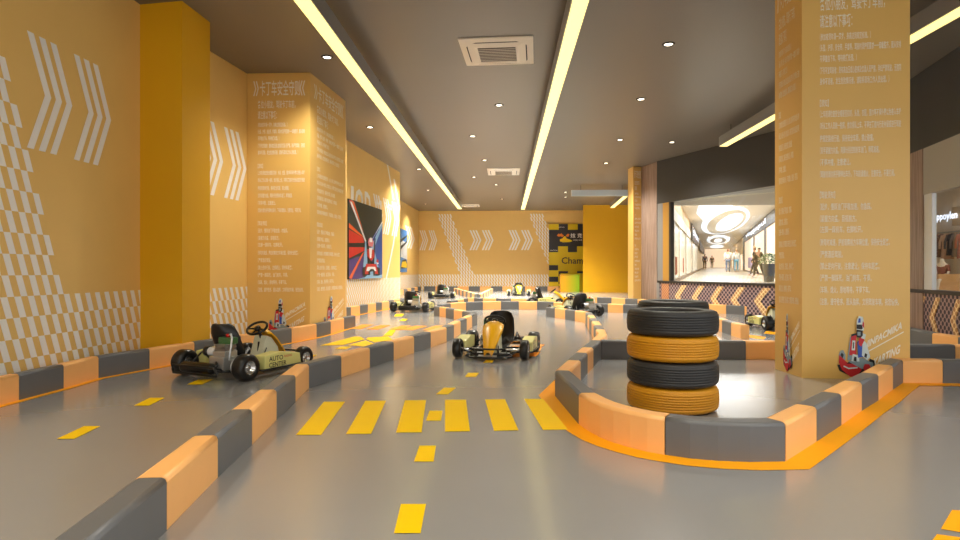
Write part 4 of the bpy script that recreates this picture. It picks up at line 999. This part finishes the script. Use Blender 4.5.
# clothes on a rail
railx = SX + 2.9
ra = px_at(934, 243, railx); rb = px_at(985, 243, railx)
rk = empty('clothes_rail', (railx, 0, 0), 0, label='thin rail carrying garments in the right hand shop', cat='clothes rail')
mb = MB(); mb.tube([(0, ra.y, 1.93), (0, rb.y, 1.93)], .015); mb.build('rail_bar', M['alloy'], rk)
for yq in (ra.y, rb.y):
    mb = MB(); mb.tube([(0, yq, .62), (0, yq, 1.93)], .015); mb.build('rail_post', M['alloy'], rk)
gcol = [((150, 82, 58), 'rust brown'), ((92, 54, 44), 'dark brown'), ((188, 150, 120), 'sand'), ((64, 62, 66), 'charcoal'), ((120, 110, 104), 'grey'), ((168, 92, 70), 'terracotta'), ((48, 44, 46), 'black'), ((200, 190, 176), 'ivory'), ((96, 74, 62), 'umber')]
for i, ((c_, nm)) in enumerate(gcol[:6]):
    y = px_at(936.5 + i * 5.5, 250, railx).y
    g = MB(); rows = []
    for z, hw, dp in ((.0, .03, .03), (-.04, .12, .04), (-.08, .19, .05), (-.3, .16, .06), (-.6, .18, .07), (-.78 - .06 * (i % 3), .20, .07)):
        rows.append([g.bm.verts.new((math.cos(a_) * dp * 1.2, math.sin(a_) * hw, z)) for a_ in [2 * PI * q / 12 for q in range(12)]])
    for A, B in zip(rows, rows[1:]):
        for q in range(12): f = g.bm.faces.new((A[q], A[(q + 1) % 12], B[(q + 1) % 12], B[q])); f.smooth = True
    g.bm.faces.new(rows[0]); g.bm.faces.new(rows[-1][::-1])
    o = empty('hanging_garment', (railx - .0, y, 1.90), random.uniform(1.1, 1.3), label='%s garment hanging on the rail in the right hand shop' % nm, cat='garment', group='garments on the shop rail'); o.scale = (.62, .62, .62)
    g.build('coat_body', mat('cloth_' + nm.replace(' ', '_'), c_, .8, noise=.1), o)
    for s in (-1, 1):
        g = MB(); g.tube([(0, s * .15, -.07), (0, s * .22, -.3), (0, s * .23, -.55)], [.045, .04, .035]); g.build('sleeve', bpy.data.materials['cloth_' + nm.replace(' ', '_')], o)
    g = MB(); g.tube([(0, 0, -.01), (0, 0, .03), (.02, 0, .045)], .004, 6); g.build('hanger_hook', M['alloy'], o)

# ---------------------------------------------------------------- people and mannequin
def skin_body(name, verts, edges, radii, m, parent=None, root=0, sub=1, **k):
    me = bpy.data.meshes.new(name); me.from_pydata(verts, edges, []); me.update()
    o = bpy.data.objects.new(name, me); COL.objects.link(o); o.parent = parent
    md = o.modifiers.new('skin', 'SKIN'); md.use_smooth_shade = True
    for i, r in enumerate(radii):
        rr = r if isinstance(r, tuple) else (r, r); me.skin_vertices[0].data[i].radius = rr
    me.skin_vertices[0].data[root].use_root = True
    s = o.modifiers.new('sub', 'SUBSURF'); s.levels = sub; s.render_levels = sub
    me.materials.append(m); return tag(o, **k)
CL = {}
def cm(name, rgb):
    if name not in CL: CL[name] = mat(name, rgb, .8, noise=.06)
    return CL[name]
def person(loc, rz, label, top, legs, hair, stride=.28, arm=.12, h=1.72, long_top=False, hat=False, skin=(196, 150, 124)):
    r = empty('person', loc, rz, label=label, cat='person', group='people in the mall')
    k = h / 1.75; S = lambda v: tuple(c * k for c in v)
    st = stride
    V = [(0, 0, .95), (0, 0, 1.15), (0, 0.01, 1.38), (0, .01, 1.50), (0, .0, 1.60), (0, .01, 1.70),
         (.19, 0, 1.42), (.24, arm, 1.16), (.25, arm * 1.6 + .06, .92), (.25, arm * 1.8 + .08, .84),
         (-.19, 0, 1.42), (-.24, -arm, 1.16), (-.25, -arm * 1.2 + .04, .92), (-.25, -arm * 1.2 + .06, .84),
         (.09, 0, .90), (.10, st * .6, .50), (.10, st, .09), (.10, st + .14, .03),
         (-.09, 0, .90), (-.10, -st * .35, .50), (-.10, -st, .10), (-.10, -st + .13, .03)]
    E = [(0, 1), (1, 2), (2, 3), (3, 4), (4, 5), (2, 6), (6, 7), (7, 8), (8, 9), (2, 10), (10, 11), (11, 12), (12, 13), (0, 14), (14, 15), (15, 16), (16, 17), (0, 18), (18, 19), (19, 20), (20, 21)]
    R = [(.15, .11), (.13, .10), (.15, .11), .055, .075, .085, .055, .045, .033, .03, .055, .045, .033, .03, .085, .06, .04, .035, .085, .06, .04, .035]
    skin_body('body', [S(v) for v in V], E, [(x[0] * k, x[1] * k) if isinstance(x, tuple) else x * k for x in R], cm('skin_tone', skin), r)
    zt = .78 if long_top else .93
    TV = [V[0][:2] + (zt,), V[1], V[2], V[6], V[7], V[8], V[10], V[11], V[12]]
    skin_body('top', [S(v) for v in TV], [(0, 1), (1, 2), (2, 3), (3, 4), (4, 5), (2, 6), (6, 7), (7, 8)], [(.175 * k, .135 * k), (.15 * k, .12 * k), (.17 * k, .125 * k), .07 * k, .06 * k, .045 * k, .07 * k, .06 * k, .045 * k], top, r)
    LV = [V[0], V[14], V[15], V[16], V[18], V[19], V[20]]
    skin_body('trousers', [S(v) for v in LV], [(0, 1), (1, 2), (2, 3), (0, 4), (4, 5), (5, 6)], [(.16 * k, .12 * k), .10 * k, .075 * k, .055 * k, .10 * k, .075 * k, .055 * k], legs, r)
    skin_body('hair', [S((0, -.02, 1.55)), S((0, -.015, 1.66)), S((0, 0, 1.73))], [(0, 1), (1, 2)], [.07 * k, .095 * k, .07 * k], hair, r)
    if hat:
        mb = MB(); mb.lathe([(.001, 1.83 * k), (.09 * k, 1.80 * k), (.10 * k, 1.73 * k), (.16 * k, 1.715 * k), (.001, 1.71 * k)], seg=20); mb.build('hat', cm('straw_hat', (190, 160, 120)), r, label='pale brimmed hat')
    return r
rz_ax = math.atan2(-ax.x, ax.y)
def walk(px, yfeet, d, **k):
    x = ((ray(px, 270).x * ax.y - ray(px, 270).y * ax.x)); y_ = ray(px, 270).x * ax.x + ray(px, 270).y * ax.y
    return Mq(d, x / y_ * d, ZF)
white_c, jean, blue_c, brown_h, dk = cm('white_cloth', (232, 230, 228)), cm('blue_denim', (96, 118, 146)), cm('teal_cloth', (84, 150, 176)), cm('auburn_hair', (120, 60, 34)), cm('black_cloth', (26, 24, 26))
person(walk(728, 0, 47), rz_ax, 'person walking away in a white top and blue jeans, auburn hair', white_c, jean, brown_h)
person(walk(736.3, 0, 48), rz_ax, 'person in a pale top with blue skirted trousers, right of the white-topped walker', cm('pale_cloth', (200, 205, 200)), blue_c, cm('tan_hair', (150, 110, 80)), stride=.22)
person(walk(754.5, 0, 35), rz_ax + 1.2, 'person dressed in black with a pale hat beside the lit shop', dk, dk, brown_h, hat=True, long_top=True, h=1.5)
person(walk(759, 0, 31.5), rz_ax + 2.2, 'person dressed in black, rightmost before the lit shop', dk, dk, cm('black_hair', (20, 18, 18)), long_top=True, h=1.42)
person(walk(704.8, 0, 70), rz_ax, 'tiny distant person in dark blue on the left of the mall', cm('navy_cloth', (44, 60, 96)), dk, dk)
person(walk(712, 0, 85), rz_ax, 'tiny distant person in black in the middle of the mall', dk, dk, dk)
# planter
pp = walk(769, 0, 23.5); plt = empty('mall_planter', pp, 0, label='grey round planter with pale green hydrangea bush beside the charcoal shop pier', cat='planter')
mb = MB(); mb.lathe([(.001, 0), (.16, 0), (.22, .62), (.24, .64), (.21, .64), (.20, .6), (.001, .6)], seg=24); mb.build('pot', mat('slate_pot', (92, 96, 98), .5), plt)
mb = MB(); rng = random.Random(3)
for i in range(260):
    th, ph, rr = rng.uniform(0, 2 * PI), rng.uniform(-.3, 1.4), rng.uniform(.24, .36)
    c = Vector((rr * math.cos(th) * math.cos(ph), rr * math.sin(th) * math.cos(ph), .72 + .26 * math.sin(ph)))
    u_ = Vector((rng.uniform(-1, 1), rng.uniform(-1, 1), rng.uniform(-1, 1))).normalized() * .05; v_ = u_.orthogonal().normalized() * .03
    mb.slab([c - u_, c + v_, c + u_, c - v_], (0, 0, .004), 0 if i % 3 else 1)
mb.build('foliage', [mat('leaf_green', (96, 130, 80), .6), mat('pale_bloom', (214, 224, 190), .6)], plt)
# seated mannequin in the right hand shop
mp = px_at(942, 280, SX + 2.0); mq = empty('mannequin', (mp.x, mp.y, .62), PI / 2 + .5, label='cream seated mannequin before the garments in the right hand shop', cat='mannequin'); mq.scale = (.62, .62, .62)
V = [(0, 0, .48), (0, -.02, .7), (0, 0, .92), (0, .01, 1.03), (0, .01, 1.16), (.17, 0, .92), (.22, .06, .7), (.18, .2, .55), (-.17, 0, .92), (-.22, .06, .7), (-.18, .2, .55),
     (.09, .02, .46), (.10, .42, .47), (.10, .46, .08), (.10, .56, .03), (-.09, .02, .46), (-.12, .42, .47), (-.13, .55, .1), (-.13, .66, .03)]
skin_body('figure', V, [(0, 1), (1, 2), (2, 3), (3, 4), (2, 5), (5, 6), (6, 7), (2, 8), (8, 9), (9, 10), (0, 11), (11, 12), (12, 13), (13, 14), (0, 15), (15, 16), (16, 17), (17, 18)],
          [.13, .11, .13, .05, .09, .05, .04, .03, .05, .04, .03, .08, .06, .04, .035, .08, .06, .04, .035], mat('cream_mannequin', (232, 218, 196), .4), mq)
skin_body('jacket', [V[0], V[1], V[2], V[5], V[6], V[8], V[9]], [(0, 1), (1, 2), (2, 3), (3, 4), (2, 5), (5, 6)], [.15, .13, .15, .065, .055, .065, .055], cm('russet_cloth', (140, 80, 60)), mq)
mb = MB(); mb.box((0, 0, .20), (.4, .4, .40)); sb = mb.build('display_plinth', mat('display_wood', (206, 160, 104), .5), bevel=.01, label='low wooden display plinth under the seated mannequin', cat='plinth'); sb.location = (mp.x, mp.y, .62)
